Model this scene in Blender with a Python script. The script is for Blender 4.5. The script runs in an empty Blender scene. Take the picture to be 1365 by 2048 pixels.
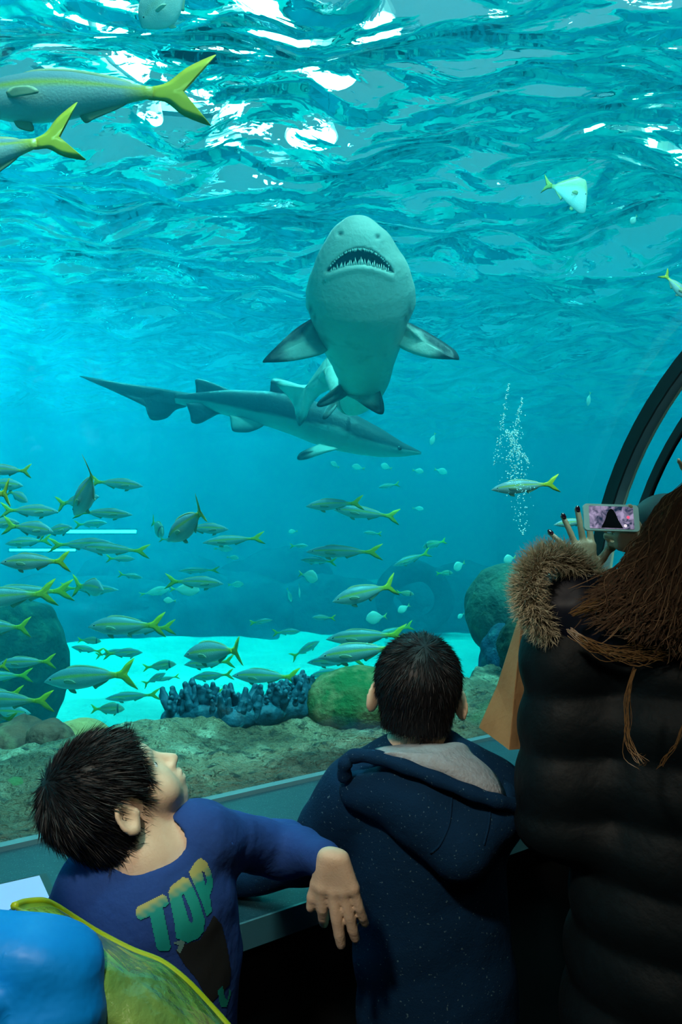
import bpy, math, random, numpy as np
from mathutils import Vector, Matrix
from mathutils.bvhtree import BVHTree
C=bpy.context.scene.collection
random.seed(5); RNG=np.random.default_rng(7)
PI=math.pi
# ---------------------------------------------------------------- camera, world, lights
F=1500.0; W,H=1365,2048; HOR=1060
PITCH=math.atan((HOR-H/2)/F)
cd=bpy.data.cameras.new('camera'); cam=bpy.data.objects.new('camera',cd); C.objects.link(cam)
cam.location=(0,0,1.5); cam.rotation_euler=(PI/2+PITCH,0,0)
cd.sensor_fit='VERTICAL'; cd.sensor_height=36; cd.lens=F/H*36; cd.clip_start=.02
bpy.context.scene.camera=cam
vs=bpy.context.scene.view_settings; vs.view_transform='Standard'; vs.look='None'; vs.exposure=.12; vs.gamma=1
vs.use_curve_mapping=False
world=bpy.data.worlds.new('sky'); bpy.context.scene.world=world; world.use_nodes=True
bg=world.node_tree.nodes['Background']; bg.inputs[0].default_value=(.44,.54,.60,1); bg.inputs[1].default_value=.8
def lamp(kind,name,loc,energy,col=(1,1,1),rot=(0,0,0),**k):
    d=bpy.data.lights.new(name,kind); d.energy=energy; d.color=col
    for a,b in k.items(): setattr(d,a,b)
    o=bpy.data.objects.new(name,d); C.objects.link(o); o.location=loc; o.rotation_euler=rot; return o
lamp('SUN','daylight_through_roof',(0,8,12),9.8,(1,.98,.92),(math.radians(17),math.radians(10),0),angle=.35)
lamp('SPOT','roof_lamp',(-4.6,12,10.5),54000,(1,1,.97),(0,0,0),shadow_soft_size=.8,spot_size=math.radians(75),spot_blend=.8)
def aim(p,q): return (Vector(q)-Vector(p)).to_track_quat('-Z','Y').to_euler()
lamp('SPOT','tunnel_ceiling_lamp',(-.40,.12,2.28),58,(1,.90,.72),aim((-.40,.12,2.28),(-.12,1.2,.92)),shadow_soft_size=.06,spot_size=math.radians(58),spot_blend=.8)
lamp('AREA','added_fill_lamp',(.20,-.12,2.1),.95,(1,.85,.62),aim((.20,-.12,2.1),(.5,1.2,1.1)),shape='DISK',size=.3)  # added warm fill to brighten the woman's hair, fur and coat
lamp('SPOT','tank_floodlight',(1.2,1.6,4.2),300,(.95,1,1),aim((1.2,1.6,4.2),(0,6.5,.3)),shadow_soft_size=.3,spot_size=math.radians(100),spot_blend=.8)
# ---------------------------------------------------------------- helpers
cp,sp=math.cos(PITCH),math.sin(PITCH)
def at(px,py,Y):
    u=(px-W/2)/F; v=(H/2-py)/F
    d=(u, cp-v*sp, sp+v*cp); k=Y/d[1]
    return Vector((d[0]*k, Y, 1.5+d[2]*k))
def V(*a): return Vector(a)
def tag(o,label=None,cat=None,group=None,kind=None):
    for k,v in (('label',label),('category',cat),('group',group),('kind',kind)):
        if v: o[k]=v
    return o
def mesh(name,v,f,m=None,parent=None,smooth=True,col=None,loc=None):
    me=bpy.data.meshes.new(name); v=np.asarray(v,dtype=float)
    if loc is not None: v=v-np.array(loc)
    elif parent is not None and parent.name in ORI: v=v-ORI[parent.name]
    me.from_pydata(v.tolist(),[],f.tolist() if isinstance(f,np.ndarray) else f); me.update()
    if smooth: me.polygons.foreach_set('use_smooth',[True]*len(me.polygons))
    if col is not None:
        ca=me.color_attributes.new('Col','FLOAT_COLOR','POINT'); c=np.ones((len(v),4),np.float32); c[:,:3]=col
        ca.data.foreach_set('color',c.ravel())
    if m: me.materials.append(m)
    o=bpy.data.objects.new(name,me); C.objects.link(o)
    if loc is not None: o.location=loc; ORI[o.name]=np.array(loc,dtype=float)
    elif parent is not None: ORI[o.name]=ORI.get(parent.name,np.zeros(3))
    if parent is not None: o.parent=parent
    return o
ORI={}
def thing(name,loc,label,cat,group=None):
    o=bpy.data.objects.new(name,None); C.objects.link(o); o.location=loc; o.empty_display_size=.1
    ORI[o.name]=np.array(loc,dtype=float); return tag(o,label,cat,group)
def struct(o): o['kind']='structure'; return o
def mat(name,col=(.5,.5,.5),rough=.6,spec=.5,metal=0,vcol=False,noise=None,bump=None,emis=None,sheen=0,coat=0,trans=0,alpha=1):
    m=bpy.data.materials.new(name); m.use_nodes=True; N=m.node_tree.nodes; L=m.node_tree.links; b=N['Principled BSDF']
    b.inputs['Base Color'].default_value=(*col,1); b.inputs['Roughness'].default_value=rough; b.inputs['Specular IOR Level'].default_value=spec
    b.inputs['Metallic'].default_value=metal; b.inputs['Sheen Weight'].default_value=sheen; b.inputs['Coat Weight'].default_value=coat
    b.inputs['Transmission Weight'].default_value=trans; b.inputs['Alpha'].default_value=alpha
    if emis: b.inputs['Emission Color'].default_value=(*emis[0],1); b.inputs['Emission Strength'].default_value=emis[1]
    src=None
    tc=N.new('ShaderNodeTexCoord')
    if vcol:
        a=N.new('ShaderNodeVertexColor'); a.layer_name='Col'; src=a.outputs[0]
    if noise:   # list of (scale, detail, colour, lo, hi)
        for (sc,de,c2,lo,hi) in noise:
            n=N.new('ShaderNodeTexNoise'); n.inputs['Scale'].default_value=sc; n.inputs['Detail'].default_value=de; L.new(tc.outputs['Object'],n.inputs['Vector'])
            mr=N.new('ShaderNodeMapRange'); mr.inputs[1].default_value=lo; mr.inputs[2].default_value=hi; L.new(n.outputs[0],mr.inputs[0])
            mx=N.new('ShaderNodeMix'); mx.data_type='RGBA'; L.new(mr.outputs[0],mx.inputs[0])
            if src is not None: L.new(src,mx.inputs[6])
            else: mx.inputs[6].default_value=(*col,1)
            mx.inputs[7].default_value=(*c2,1); src=mx.outputs[2]
    if src is not None: L.new(src,b.inputs['Base Color'])
    if bump:    # list of (scale, detail, distance)
        prev=None
        for (sc,de,di) in bump:
            n=N.new('ShaderNodeTexNoise'); n.inputs['Scale'].default_value=sc; n.inputs['Detail'].default_value=de; L.new(tc.outputs['Object'],n.inputs['Vector'])
            bp=N.new('ShaderNodeBump'); bp.inputs['Distance'].default_value=di; L.new(n.outputs[0],bp.inputs['Height'])
            if prev is not None: L.new(prev,bp.inputs['Normal'])
            prev=bp.outputs[0]
        L.new(prev,b.inputs['Normal'])
    return m
# --- implicit surfaces: distance functions on (n,3) arrays, polygonised by surface nets
def A3(a): return np.asarray(a,dtype=np.float32)
def cap(P,a,b,ra,rb=None):
    rb=ra if rb is None else rb; a=A3(a); ba=A3(b)-a; pa=P-a
    h=np.clip(pa@ba/max(float(ba@ba),1e-9),0,1)
    return np.linalg.norm(pa-h[:,None]*ba,axis=1)-(ra+(rb-ra)*h)
def ell(P,c,r,M=None):
    q=P-A3(c)
    if M is not None: q=q@A3(M)
    r=A3(r); k0=np.linalg.norm(q/r,axis=1); k1=np.linalg.norm(q/(r*r),axis=1)
    return k0*(k0-1)/np.maximum(k1,1e-6)
def ecap(P,a,b,ra,rb,s):   # capsule squashed by s (per axis), distance about right
    s=A3(s); m=float(min(s)); return cap(P/s,A3(a)/s,A3(b)/s,ra,rb)*m
def smin(a,b,k):
    h=np.clip(.5+.5*(b-a)/k,0,1); return b+(a-b)*h-k*h*(1-h)
def smax(a,b,k): return -smin(-a,-b,k)
def wob(P,f,seed=0,oct=3):
    r=np.random.default_rng(seed); o=np.zeros(len(P),np.float32); am=1
    for i in range(oct):
        for j in range(4):
            d=r.normal(size=3); d/=np.linalg.norm(d); e=r.normal(size=3); e/=np.linalg.norm(e)
            o+=am*np.sin(P@A3(d*f)+r.uniform(0,6)+1.3*np.sin(P@A3(e*f*.8)))/4
        f*=2.1; am*=.5
    return o
def nets(fn,lo,hi,h,safe=1.5):
    lo=A3(lo); n=np.maximum(((A3(hi)-lo)/h/8+1).astype(int),1); D=n*8+1
    g=np.full(tuple(D),1.0,np.float32)
    bi=np.stack(np.meshgrid(*[np.arange(k) for k in n],indexing='ij'),-1).reshape(-1,3)
    cen=lo+(bi*8+4)*h; d=fn(cen.astype(np.float32)); keep=np.abs(d)<8*h*.87*safe+.01
    sub=np.stack(np.meshgrid(*[np.arange(9)]*3,indexing='ij'),-1).reshape(-1,3)
    for b,dd in zip(bi[~keep],d[~keep]):
        if dd<0: g[b[0]*8:b[0]*8+9,b[1]*8:b[1]*8+9,b[2]*8:b[2]*8+9]=-1
    kb=bi[keep]
    for i in range(0,len(kb),400):
        q=(kb[i:i+400,None,:]*8+sub[None]).reshape(-1,3); g[q[:,0],q[:,1],q[:,2]]=fn((lo+q*h).astype(np.float32))
    s=g<0
    def c8(a): return [a[x:a.shape[0]-1+x,y:a.shape[1]-1+y,z:a.shape[2]-1+z] for x in(0,1) for y in(0,1) for z in(0,1)]
    c=c8(s); al=c[0].copy(); an=c[0].copy()
    for k in c[1:]: al&=k; an|=k
    act=np.argwhere(an&~al); idx=np.full(an.shape,-1,np.int32); idx[act[:,0],act[:,1],act[:,2]]=np.arange(len(act))
    cv=np.stack([g[act[:,0]+x,act[:,1]+y,act[:,2]+z] for x in(0,1) for y in(0,1) for z in(0,1)],1)
    co=np.array([(x,y,z) for x in(0,1) for y in(0,1) for z in(0,1)],float)
    acc=np.zeros((len(act),3)); cnt=np.zeros(len(act))
    for i in range(8):
        for j in range(i+1,8):
            if abs(co[i]-co[j]).sum()==1:
                a=cv[:,i]; b=cv[:,j]; m=(a<0)!=(b<0); t=np.where(m,a/np.where(m,a-b,1),0)
                acc+=m[:,None]*(co[i]+t[:,None]*(co[j]-co[i])); cnt+=m
    v=lo+(act+acc/cnt[:,None])*h
    fs=[]
    for ax in range(3):
        e=[0,0,0]; e[ax]=1; a=s[:s.shape[0]-e[0],:s.shape[1]-e[1],:s.shape[2]-e[2]]; b=s[e[0]:,e[1]:,e[2]:]
        p=np.argwhere(a!=b); u,w=(ax+1)%3,(ax+2)%3
        p=p[(p[:,u]>0)&(p[:,w]>0)]; p=p[(p[:,u]<s.shape[u]-1)&(p[:,w]<s.shape[w]-1)]
        du=np.zeros(3,int); du[u]=1; dw=np.zeros(3,int); dw[w]=1
        q=np.stack([idx[tuple((p-du-dw).T)],idx[tuple((p-dw).T)],idx[tuple(p.T)],idx[tuple((p-du).T)]],1)
        fl=~s[tuple(p.T)]; q[fl]=q[fl][:,::-1]; fs.append(q)
    return v,np.concatenate(fs)
def frame(f,up):   # columns: right, forward, up
    f=Vector(f).normalized(); r=f.cross(Vector(up)).normalized(); u=r.cross(f); return np.array([[r[i],f[i],u[i]] for i in range(3)])
def smooth_path(pts,n):
    P=np.array([tuple(p) for p in pts],float); P=np.vstack([2*P[0]-P[1],P,2*P[-1]-P[-2]]); out=[]
    k=len(P)-3; 
    for i in range(n):
        t=i/(n-1)*k; j=min(int(t),k-1); t-=j; a,b,c,d=P[j:j+4]
        out.append(.5*((2*b)+(-a+c)*t+(2*a-5*b+4*c-d)*t*t+(-a+3*b-3*c+d)*t**3))
    return np.array(out)
def tube(path,r,seg=8,closed=False,flat=1,up=(0,0,1)):
    P=np.array([tuple(p) for p in path],float); n=len(P); rr=r if hasattr(r,'__len__') else [r]*n; v=[]; f=[]
    for i in range(n):
        t=P[min(i+1,n-1)]-P[max(i-1,0)]; t/=np.linalg.norm(t)+1e-9
        a=np.cross(t,up); 
        if np.linalg.norm(a)<1e-3: a=np.cross(t,(1,0,0))
        a/=np.linalg.norm(a); b=np.cross(a,t)
        for k in range(seg): w=2*PI*k/seg; v.append(P[i]+rr[i]*(a*math.cos(w)+b*math.sin(w)*flat))
    for i in range(n-1):
        for k in range(seg): k2=(k+1)%seg; f.append([i*seg+k,i*seg+k2,(i+1)*seg+k2,(i+1)*seg+k])
    f.append(list(range(seg))[::-1]); f.append([(n-1)*seg+k for k in range(seg)])
    return v,f
def pillow(out,thick,rings=4,bulge=0,nrm=None,dens=0):
    P=np.array([tuple(p) for p in out],float)
    if dens: P=smooth_path(list(P)+[P[0]],dens)[:-1]
    n=len(P); c=P.mean(0)
    if nrm is None:
        nr=np.zeros(3)
        for i in range(n): nr+=np.cross(P[i]-c,P[(i+1)%n]-c)
    else: nr=np.array(tuple(nrm),float)
    nr/=np.linalg.norm(nr); v=[tuple(p) for p in P]; f=[]; prevF=list(range(n)); prevB=list(range(n))
    for k in range(1,rings+1):
        s=1-k/rings; q=math.sqrt(max(1-s*s,0))
        if k<rings:
            F_=[];B_=[]
            for p in P: m=c+(p-c)*s+nr*bulge*(1-s*s); F_.append(len(v)); v.append(tuple(m+nr*thick*q))
            for p in P: m=c+(p-c)*s+nr*bulge*(1-s*s); B_.append(len(v)); v.append(tuple(m-nr*thick*q))
            for i in range(n):
                j=(i+1)%n; f.append([prevF[i],prevF[j],F_[j],F_[i]]); f.append([prevB[j],prevB[i],B_[i],B_[j]])
            prevF,prevB=F_,B_
        else:
            a=len(v); v.append(tuple(c+nr*(bulge+thick))); v.append(tuple(c+nr*(bulge-thick)))
            for i in range(n):
                j=(i+1)%n; f.append([prevF[i],prevF[j],a]); f.append([prevB[j],prevB[i],a+1])
    return v,f
def join(parts):
    v=[];f=[]
    for a,b in parts:
        o=len(v); v+= [tuple(x) for x in a]; f+=[[i+o for i in q] for q in b]
    return v,f
def box(c,s,M=None):
    v=[]; 
    for x in(-1,1):
        for y in(-1,1):
            for z in(-1,1):
                p=Vector((x*s[0]/2,y*s[1]/2,z*s[2]/2)); v.append(tuple(Vector(c)+(M@p if M is not None else p)))
    return v,[[0,1,3,2],[4,6,7,5],[0,4,5,1],[2,3,7,6],[0,2,6,4],[1,5,7,3]]
# tunnel frame: a runs along the tunnel, n points out through the window into the tank
AX=Vector((.819,.574,0)).normalized(); NX=Vector((-AX.y,AX.x,0))
def tun(a,n,z): p=AX*a+NX*n; return (p.x,p.y,z)
R=1.4; N0=1.93; Z0=1.15; ZS=4.5; SAND=-.3
def extrude(sec,a0,a1,closed=True):
    n=len(sec); v=[tun(a0,*p) for p in sec]+[tun(a1,*p) for p in sec]
    f=[[i,(i+1)%n,(i+1)%n+n,i+n] for i in range(n if closed else n-1)]
    if closed: f+=[list(range(n))[::-1],list(range(n,2*n))]
    return v,f
def arc(r,k=28,a0=PI,a1=0): return [(N0-R+r*math.cos(a0+(a1-a0)*i/k),Z0+r*math.sin(a0+(a1-a0)*i/k)) for i in range(k+1)]
# ---------------------------------------------------------------- the tank: water, surface, sand, walls
RO=R+.07
sec=[(N0+.07,-1.2),(24,-1.2),(24,ZS+.1),(-8,ZS+.1),(-8,-1.2),(N0-2*R-.07,-1.2)]+arc(RO)
m=bpy.data.materials.new('tank_water'); m.use_nodes=True; N=m.node_tree.nodes; N.clear(); L=m.node_tree.links; out=N.new('ShaderNodeOutputMaterial')
sc=N.new('ShaderNodeVolumeScatter'); sc.inputs['Color'].default_value=(.005,.62,1.0,1); sc.inputs['Density'].default_value=.075; sc.inputs['Anisotropy'].default_value=.25
ab=N.new('ShaderNodeVolumeAbsorption'); ab.inputs['Color'].default_value=(.0,.92,.962,1); ab.inputs['Density'].default_value=.50
ad=N.new('ShaderNodeAddShader'); L.new(sc.outputs[0],ad.inputs[0]); L.new(ab.outputs[0],ad.inputs[1]); L.new(ad.outputs[0],out.inputs['Volume'])
v,f=extrude(sec,-16,24)
tag(mesh('tank_water',v,f,m,smooth=False),'clear cyan water filling the whole tank behind the window','water',kind='stuff')
m=bpy.data.materials.new('rippled_surface'); m.use_nodes=True; N=m.node_tree.nodes; N.clear(); L=m.node_tree.links; out=N.new('ShaderNodeOutputMaterial')
geo=N.new('ShaderNodeNewGeometry'); mp=N.new('ShaderNodeMapping'); mp.inputs['Scale'].default_value=(.8,1.3,1); mp.inputs['Rotation'].default_value=(0,0,.25); L.new(geo.outputs['Position'],mp.inputs[0])
prev=None
for (s_,d_,di) in ((1.7,1.2,.32),(5.2,2,.034)):
    n1=N.new('ShaderNodeTexNoise'); n1.inputs['Scale'].default_value=s_; n1.inputs['Detail'].default_value=d_; n1.inputs['Roughness'].default_value=.45; n1.inputs['Distortion'].default_value=.6; L.new(mp.outputs[0],n1.inputs['Vector'])
    b=N.new('ShaderNodeBump'); b.inputs['Strength'].default_value=1; b.inputs['Distance'].default_value=di; L.new(n1.outputs[0],b.inputs['Height'])
    if prev: L.new(prev.outputs[0],b.inputs['Normal'])
    prev=b
fr=N.new('ShaderNodeFresnel'); fr.inputs[0].default_value=1.33
rf=N.new('ShaderNodeBsdfRefraction'); rf.inputs['IOR'].default_value=1.33; rf.inputs['Roughness'].default_value=0
gl=N.new('ShaderNodeBsdfGlossy'); gl.inputs['Roughness'].default_value=0
for q in (fr,rf,gl): L.new(b.outputs[0],q.inputs['Normal'])
tr=N.new('ShaderNodeBsdfTransparent'); m1=N.new('ShaderNodeMixShader'); L.new(rf.outputs[0],m1.inputs[1]); L.new(tr.outputs[0],m1.inputs[2])
nz=N.new('ShaderNodeTexNoise'); nz.inputs['Scale'].default_value=2.0; nz.inputs['Detail'].default_value=10; nz.inputs['Roughness'].default_value=.68; nz.inputs['Distortion'].default_value=1.2; L.new(mp.outputs[0],nz.inputs['Vector'])
mr=N.new('ShaderNodeMapRange'); mr.inputs[1].default_value=.47; mr.inputs[2].default_value=.495; L.new(nz.outputs[0],mr.inputs[0]); L.new(mr.outputs[0],m1.inputs[0])
m2=N.new('ShaderNodeMixShader'); L.new(fr.outputs[0],m2.inputs[0]); L.new(m1.outputs[0],m2.inputs[1]); L.new(gl.outputs[0],m2.inputs[2]); L.new(m2.outputs[0],out.inputs[0])
g=260; I,J=np.meshgrid(np.arange(g+1),np.arange(g+1),indexing='ij'); P=np.stack([-15+38*I/g,-6+30*J/g,np.full(I.shape,ZS)],-1).reshape(-1,3)
r_=np.random.default_rng(3); z=np.zeros(len(P))
for k in range(46):
    lam=10**r_.uniform(-.25,.55); th=r_.normal(1.75,.6); amp=.0135*lam**.9
    z+=amp*np.sin((P[:,0]*math.cos(th)+P[:,1]*math.sin(th))*6.28/lam+r_.uniform(0,6)+.5*np.sin(P[:,0]*1.3+k))
P[:,2]+=z; q=(I[:-1,:-1]*(g+1)+J[:-1,:-1]).ravel(); f=np.stack([q,q+g+1,q+g+2,q+1],1)
tag(mesh('water_surface',P,f,m),'rippling underside of the water surface overhead','water',kind='stuff')
# sand bed with low dunes
g=170; I,J=np.meshgrid(np.arange(g+1),np.arange(g+1),indexing='ij'); aa=-15+38*I/g; nn=2.4+21.4*J/g
z=SAND+.05*np.sin(nn*1.7+.6*np.sin(aa*.8))+.03*np.sin(nn*4.1+aa*1.3+np.sin(aa*2.1))+.012*np.sin(nn*9+np.sin(aa*3)*1.5)
P=np.stack([AX.x*aa+NX.x*nn,AX.y*aa+NX.y*nn,z],-1).reshape(-1,3); q=(I[:-1,:-1]*(g+1)+J[:-1,:-1]).ravel(); f=np.stack([q,q+g+1,q+g+2,q+1],1)
M_sand=mat('sand',(.50,.50,.45),.95,.1,noise=[(1.5,5,(.38,.39,.36),.35,.7)],bump=[(6,4,.06),(60,3,.006)])
tag(mesh('sand_bed',P,f,M_sand),'pale rippled sand covering the bottom of the tank','sand',kind='stuff')
M_wall=mat('tank_paint',(.05,.24,.33),.9,.1,noise=[(.8,4,(.07,.30,.38),.3,.7)])
struct(mesh('wall_back',*extrude([(22,-1),(22.3,-1),(22.3,ZS+.9),(22,ZS+.9)],-16,24),M_wall,smooth=False))
v,f=join([box((0,0,0),(1,1,1))]);
def wallbox(name,a,n0,n1,m):
    s=[(n0,-1),(n1,-1),(n1,ZS+.9),(n0,ZS+.9)]; return struct(mesh(name,*extrude(s,a,a+.3),m,smooth=False))
wallbox('wall_left',-15.6,2.2,22,M_wall); wallbox('wall_right',23.4,2.2,22,M_wall)
# ---------------------------------------------------------------- tunnel: floor, acrylic, counter
M_dark=mat('dark_floor',(.012,.013,.016),.7,.3,bump=[(30,3,.002)])
struct(mesh('floor',*extrude([(N0-2*R-.4,-.1),(N0,-.1),(N0,0),(N0-2*R-.4,0)],-6,9),M_dark,smooth=False))
M_blk=mat('black_paint',(.010,.011,.013),.6,.3)
struct(mesh('wall_near',*extrude([(N0-2*R-.12,0),(N0-2*R,0),(N0-2*R,Z0),(N0-2*R-.12,Z0)],-6,9),M_blk,smooth=False))
struct(mesh('wall_rear',*extrude([(N0-2*R,0),(N0,0)]+arc(R)[::-1],-2.7,-2.6),M_blk,smooth=False))
struct(mesh('sun_block_shell',*extrude([(N0-R+r*math.cos(t),Z0+r*math.sin(t)) for r,ts in ((R-.004,np.linspace(math.radians(84),PI,16)),(R-.05,np.linspace(PI,math.radians(84),16))) for t in ts],-2.6,9),M_blk,smooth=False))  # unseen opaque shell added under the acrylic to keep sun off the visitors
gm=bpy.data.materials.new('acrylic'); gm.use_nodes=True; N=gm.node_tree.nodes; N.clear(); L=gm.node_tree.links; out=N.new('ShaderNodeOutputMaterial')
lw=N.new('ShaderNodeLayerWeight'); lw.inputs[0].default_value=.5; pw=N.new('ShaderNodeMath'); pw.operation='POWER'; pw.inputs[1].default_value=5; L.new(lw.outputs['Facing'],pw.inputs[0]); fr=N.new('ShaderNodeMath'); fr.operation='MULTIPLY_ADD'; fr.inputs[1].default_value=.5; fr.inputs[2].default_value=.02; L.new(pw.outputs[0],fr.inputs[0]); tr=N.new('ShaderNodeBsdfTransparent'); tr.inputs[0].default_value=(.97,.99,.99,1); gl=N.new('ShaderNodeBsdfGlossy'); gl.inputs['Roughness'].default_value=.015
mx=N.new('ShaderNodeMixShader'); L.new(fr.outputs[0],mx.inputs[0]); L.new(tr.outputs[0],mx.inputs[1]); L.new(gl.outputs[0],mx.inputs[2]); L.new(mx.outputs[0],out.inputs[0])
sec=arc(R)+[(N0,.74),(N0+.06,.74)]+arc(R+.06)[::-1]
struct(mesh('window_1',*extrude(sec,-2.6,9),gm,smooth=False))
# steel ribs: a band with a dark outer edge and a pale inner seal
def rib(nm,lab,a,wd,dp,mb,ms,me_,inn=0):
    R=globals()['R']-inn; N0=globals()['N0']-inn
    t=thing(nm,tun(a,N0,.75),lab,'arch')
    pts=[(N0,.75)]+[(N0-R+R*math.cos(x),Z0+R*math.sin(x)) for x in np.linspace(0,PI,50)]
    def sweep(i0,i1,r0,r1):
        v=[];f=[]
        for k,(n_,z_) in enumerate(pts):
            c=(N0-R,max(z_,Z0) if k==0 else Z0); dn,dz=(1,0) if k==0 else ((n_-c[0])/R,(z_-Z0)/R)
            for (a_,r_) in ((a+i0,r0),(a+i1,r0),(a+i1,r1),(a+i0,r1)): v.append(tun(a_,n_+dn*r_,z_+dz*r_))
        for k in range(len(pts)-1):
            for j in range(4): f.append([k*4+j,k*4+(j+1)%4,k*4+4+(j+1)%4,k*4+4+j])
        return v,f+[[3,2,1,0],[len(v)-4,len(v)-3,len(v)-2,len(v)-1]]
    mesh('band',*sweep(0,wd,-dp,-.004),mb,t,False)
    mesh('seal',*sweep(wd,wd+.010 if wd>.03 else wd+.002,-dp-.004,-.004),ms,t,False)
    mesh('edge',*sweep(-.012,0,-dp-.003,-.004),me_,t,False)
M_rib=mat('grey_steel',(.42,.47,.48),.45,.5); M_seal=mat('cream_seal',(.95,.85,.62),.6); M_edge=mat('black_rubber',(.01,.012,.014),.5)
# counter
M_slate=mat('slate_counter',(.008,.032,.045),.5,.35,noise=[(260,2,(.10,.20,.22),.62,.75)],bump=[(40,2,.0006)])
M_lip=mat('pale_counter_edge',(.08,.14,.16),.4)
NC=1.295; ZC=.75
ct=thing('viewing_counter',tun(.5,1.6,0),'long dark slate counter running along under the tank window','counter')
mesh('worktop',*extrude([(NC,ZC-.05),(N0-.03,ZC-.05),(N0-.03,ZC),(NC,ZC)],-2.55,6),M_slate,ct,False)
mesh('rear_lip',*extrude([(N0-.03,ZC-.05),(N0-.002,ZC-.05),(N0-.002,ZC+.012),(N0-.03,ZC+.012)],-2.55,6),M_lip,ct,False)
mesh('front_edge',*extrude([(NC-.006,ZC-.05),(NC,ZC-.05),(NC,ZC+.002),(NC-.006,ZC+.002)],-2.55,6),M_lip,ct,False)
mesh('front_panel',*extrude([(NC+.05,0),(NC+.08,0),(NC+.08,ZC-.05),(NC+.05,ZC-.05)],-2.55,6),M_blk,ct,False)
mesh('plinth',*extrude([(NC+.08,0),(N0-.01,0),(N0-.01,ZC-.05),(NC+.08,ZC-.05)],-2.55,6),M_blk,ct,False)
rib('tunnel_rib','broad grey steel arch rib rising at the right behind the phone',2.575,.062,.05,M_rib,M_seal,M_edge)
rib('tunnel_rib','thin dark arch rib right of the broad grey one',2.555,.012,.03,M_edge,M_edge,M_edge,.17)
# lit information screens lying on the counter
def screen(cs,lab,col):
    c=sum(cs,Vector())/4; t=thing('information_screen',(c.x,c.y,ZC),lab,'screen')
    up=V(0,0,1); big=[c+(p-c)*1.0 for p in cs]; sm=[c+(p-c)*.90 for p in cs]
    v=[tuple(p+up*h) for h in(0,.012) for p in big]; mesh('bezel',v,[[3,2,1,0],[4,5,6,7]]+[[i,(i+1)%4,(i+1)%4+4,i+4] for i in range(4)],M_edge,t,False)
    v=[tuple(p+up*h) for h in(.0125,.014) for p in sm]; mesh('display',v,[[3,2,1,0],[4,5,6,7]]+[[i,(i+1)%4,(i+1)%4+4,i+4] for i in range(4)],mat('lit_display',(.02,.02,.02),.2,emis=(col,1)),t,False)
def onc(px,py,z=ZC): 
    u=at(px,py,1)-V(0,0,1.5); k=(z-1.5)/u.z; return V(u.x*k,u.y*k,z)
a_=onc(92,1757); e1=(onc(0,1778)-a_).normalized(); e2=V(-e1.y,e1.x,0); e2=e2 if e2.y<0 else -e2
screen([a_,a_+e1*.30,a_+e1*.30+e2*.2,a_+e2*.2],'pale blue lit screen with black bezel at the left end of counter',(.22,.50,.85))
a_=onc(985,1521); e1=(onc(1052,1577)-a_).normalized(); e2=V(-e1.y,e1.x,0); e2=e2 if e2.x<0 else -e2
screen([a_,a_+e1*.26,a_+e1*.26+e2*.17,a_+e2*.17],'bright blue lit screen beside the grey hood of the taller boy',(.03,.28,.95))
# bright roof lights hanging high over the water
M_warm=mat('warm_light_glow',(.9,.9,.8),.5,emis=((1,.92,.6),45)); M_sky=mat('skylight_pane',(.9,.9,.9),.5,emis=((.9,.97,1),5)); M_roof=mat('roof_light_glow',(.9,.9,.9),.5,emis=((1,1,.97),60)); M_roofh=mat('lamp_housing',(.2,.22,.24),.5)
def rooflight(x,y,z,r,lab,mm=None):
    t=thing('roof_light',(x,y,z),lab,'lamp','lights over the upper left water' if x<3 else 'lights over the upper right water'); n=20
    ring=[(x+r*math.cos(2*PI*k/n),y+r*math.sin(2*PI*k/n)) for k in range(n)]
    mesh('diffuser',[(a,b,z) for a,b in ring]+[(a,b,z+.03) for a,b in ring],[list(range(n))[::-1],list(range(n,2*n))]+[[k,(k+1)%n,(k+1)%n+n,k+n] for k in range(n)],mm or M_roof,t,False)
    ro=[(x+(a-x)*1.08,y+(b-y)*1.08) for a,b in ring]
    mesh('housing',[(a,b,z+.035) for a,b in ro]+[(x+(a-x)*.6,y+(b-y)*.6,z+.5) for a,b in ro],[list(range(n))[::-1],list(range(n,2*n))]+[[k,(k+1)%n,(k+1)%n+n,k+n] for k in range(n)],M_roofh,t,False)
rooflight(-3.2,13.5,11,3.4,'broad pale roof light spreading a glow over the upper left water',M_sky)
for k,(x_,y_,r_) in enumerate(((150,40,.5),(240,90,.4),(330,60,.6),(430,110,.55),(520,60,.55),(600,30,.4),(660,150,.45),(560,200,.45),(460,190,.5),(380,180,.35),(620,260,.3),(450,300,.3),(560,360,.3),(300,240,.2))):
    p_=at(x_,y_,12); rooflight(p_.x,p_.y,p_.z,r_,'one of a cluster of roof lights glittering white through the ripples at upper left')
for k,(x_,y_,r_) in enumerate(((1290,190,.2),(1330,240,.26),(1270,300,.2),(1345,320,.26),(1230,140,.16),(1190,260,.16))):
    p_=at(x_,y_,12); rooflight(p_.x,p_.y,p_.z,r_,'one of several warm roof lights sparkling through the ripples at upper right',M_warm)
for (x,y,z,r,l) in ((-2.2,12,9.4,1.7,'widest bright roof light glittering through the ripples at upper left'),(-.5,12.5,8.1,.42,'small bright roof light glinting above the shark'),(-1.4,11,7.6,.4,'small bright roof light beside the one above the shark'),(.6,13.5,10.6,.5,'high bright roof light at the top edge right of the broad glow'),(4.6,12,7.0,.3,'small roof light glittering low at the upper right'),(-1.0,13,7.3,.35,'smallest roof light glinting left of the shark'),(6.0,13,8.6,.8,'roof light glittering through the ripples at upper right')): rooflight(x,y,z,r,l)
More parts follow.
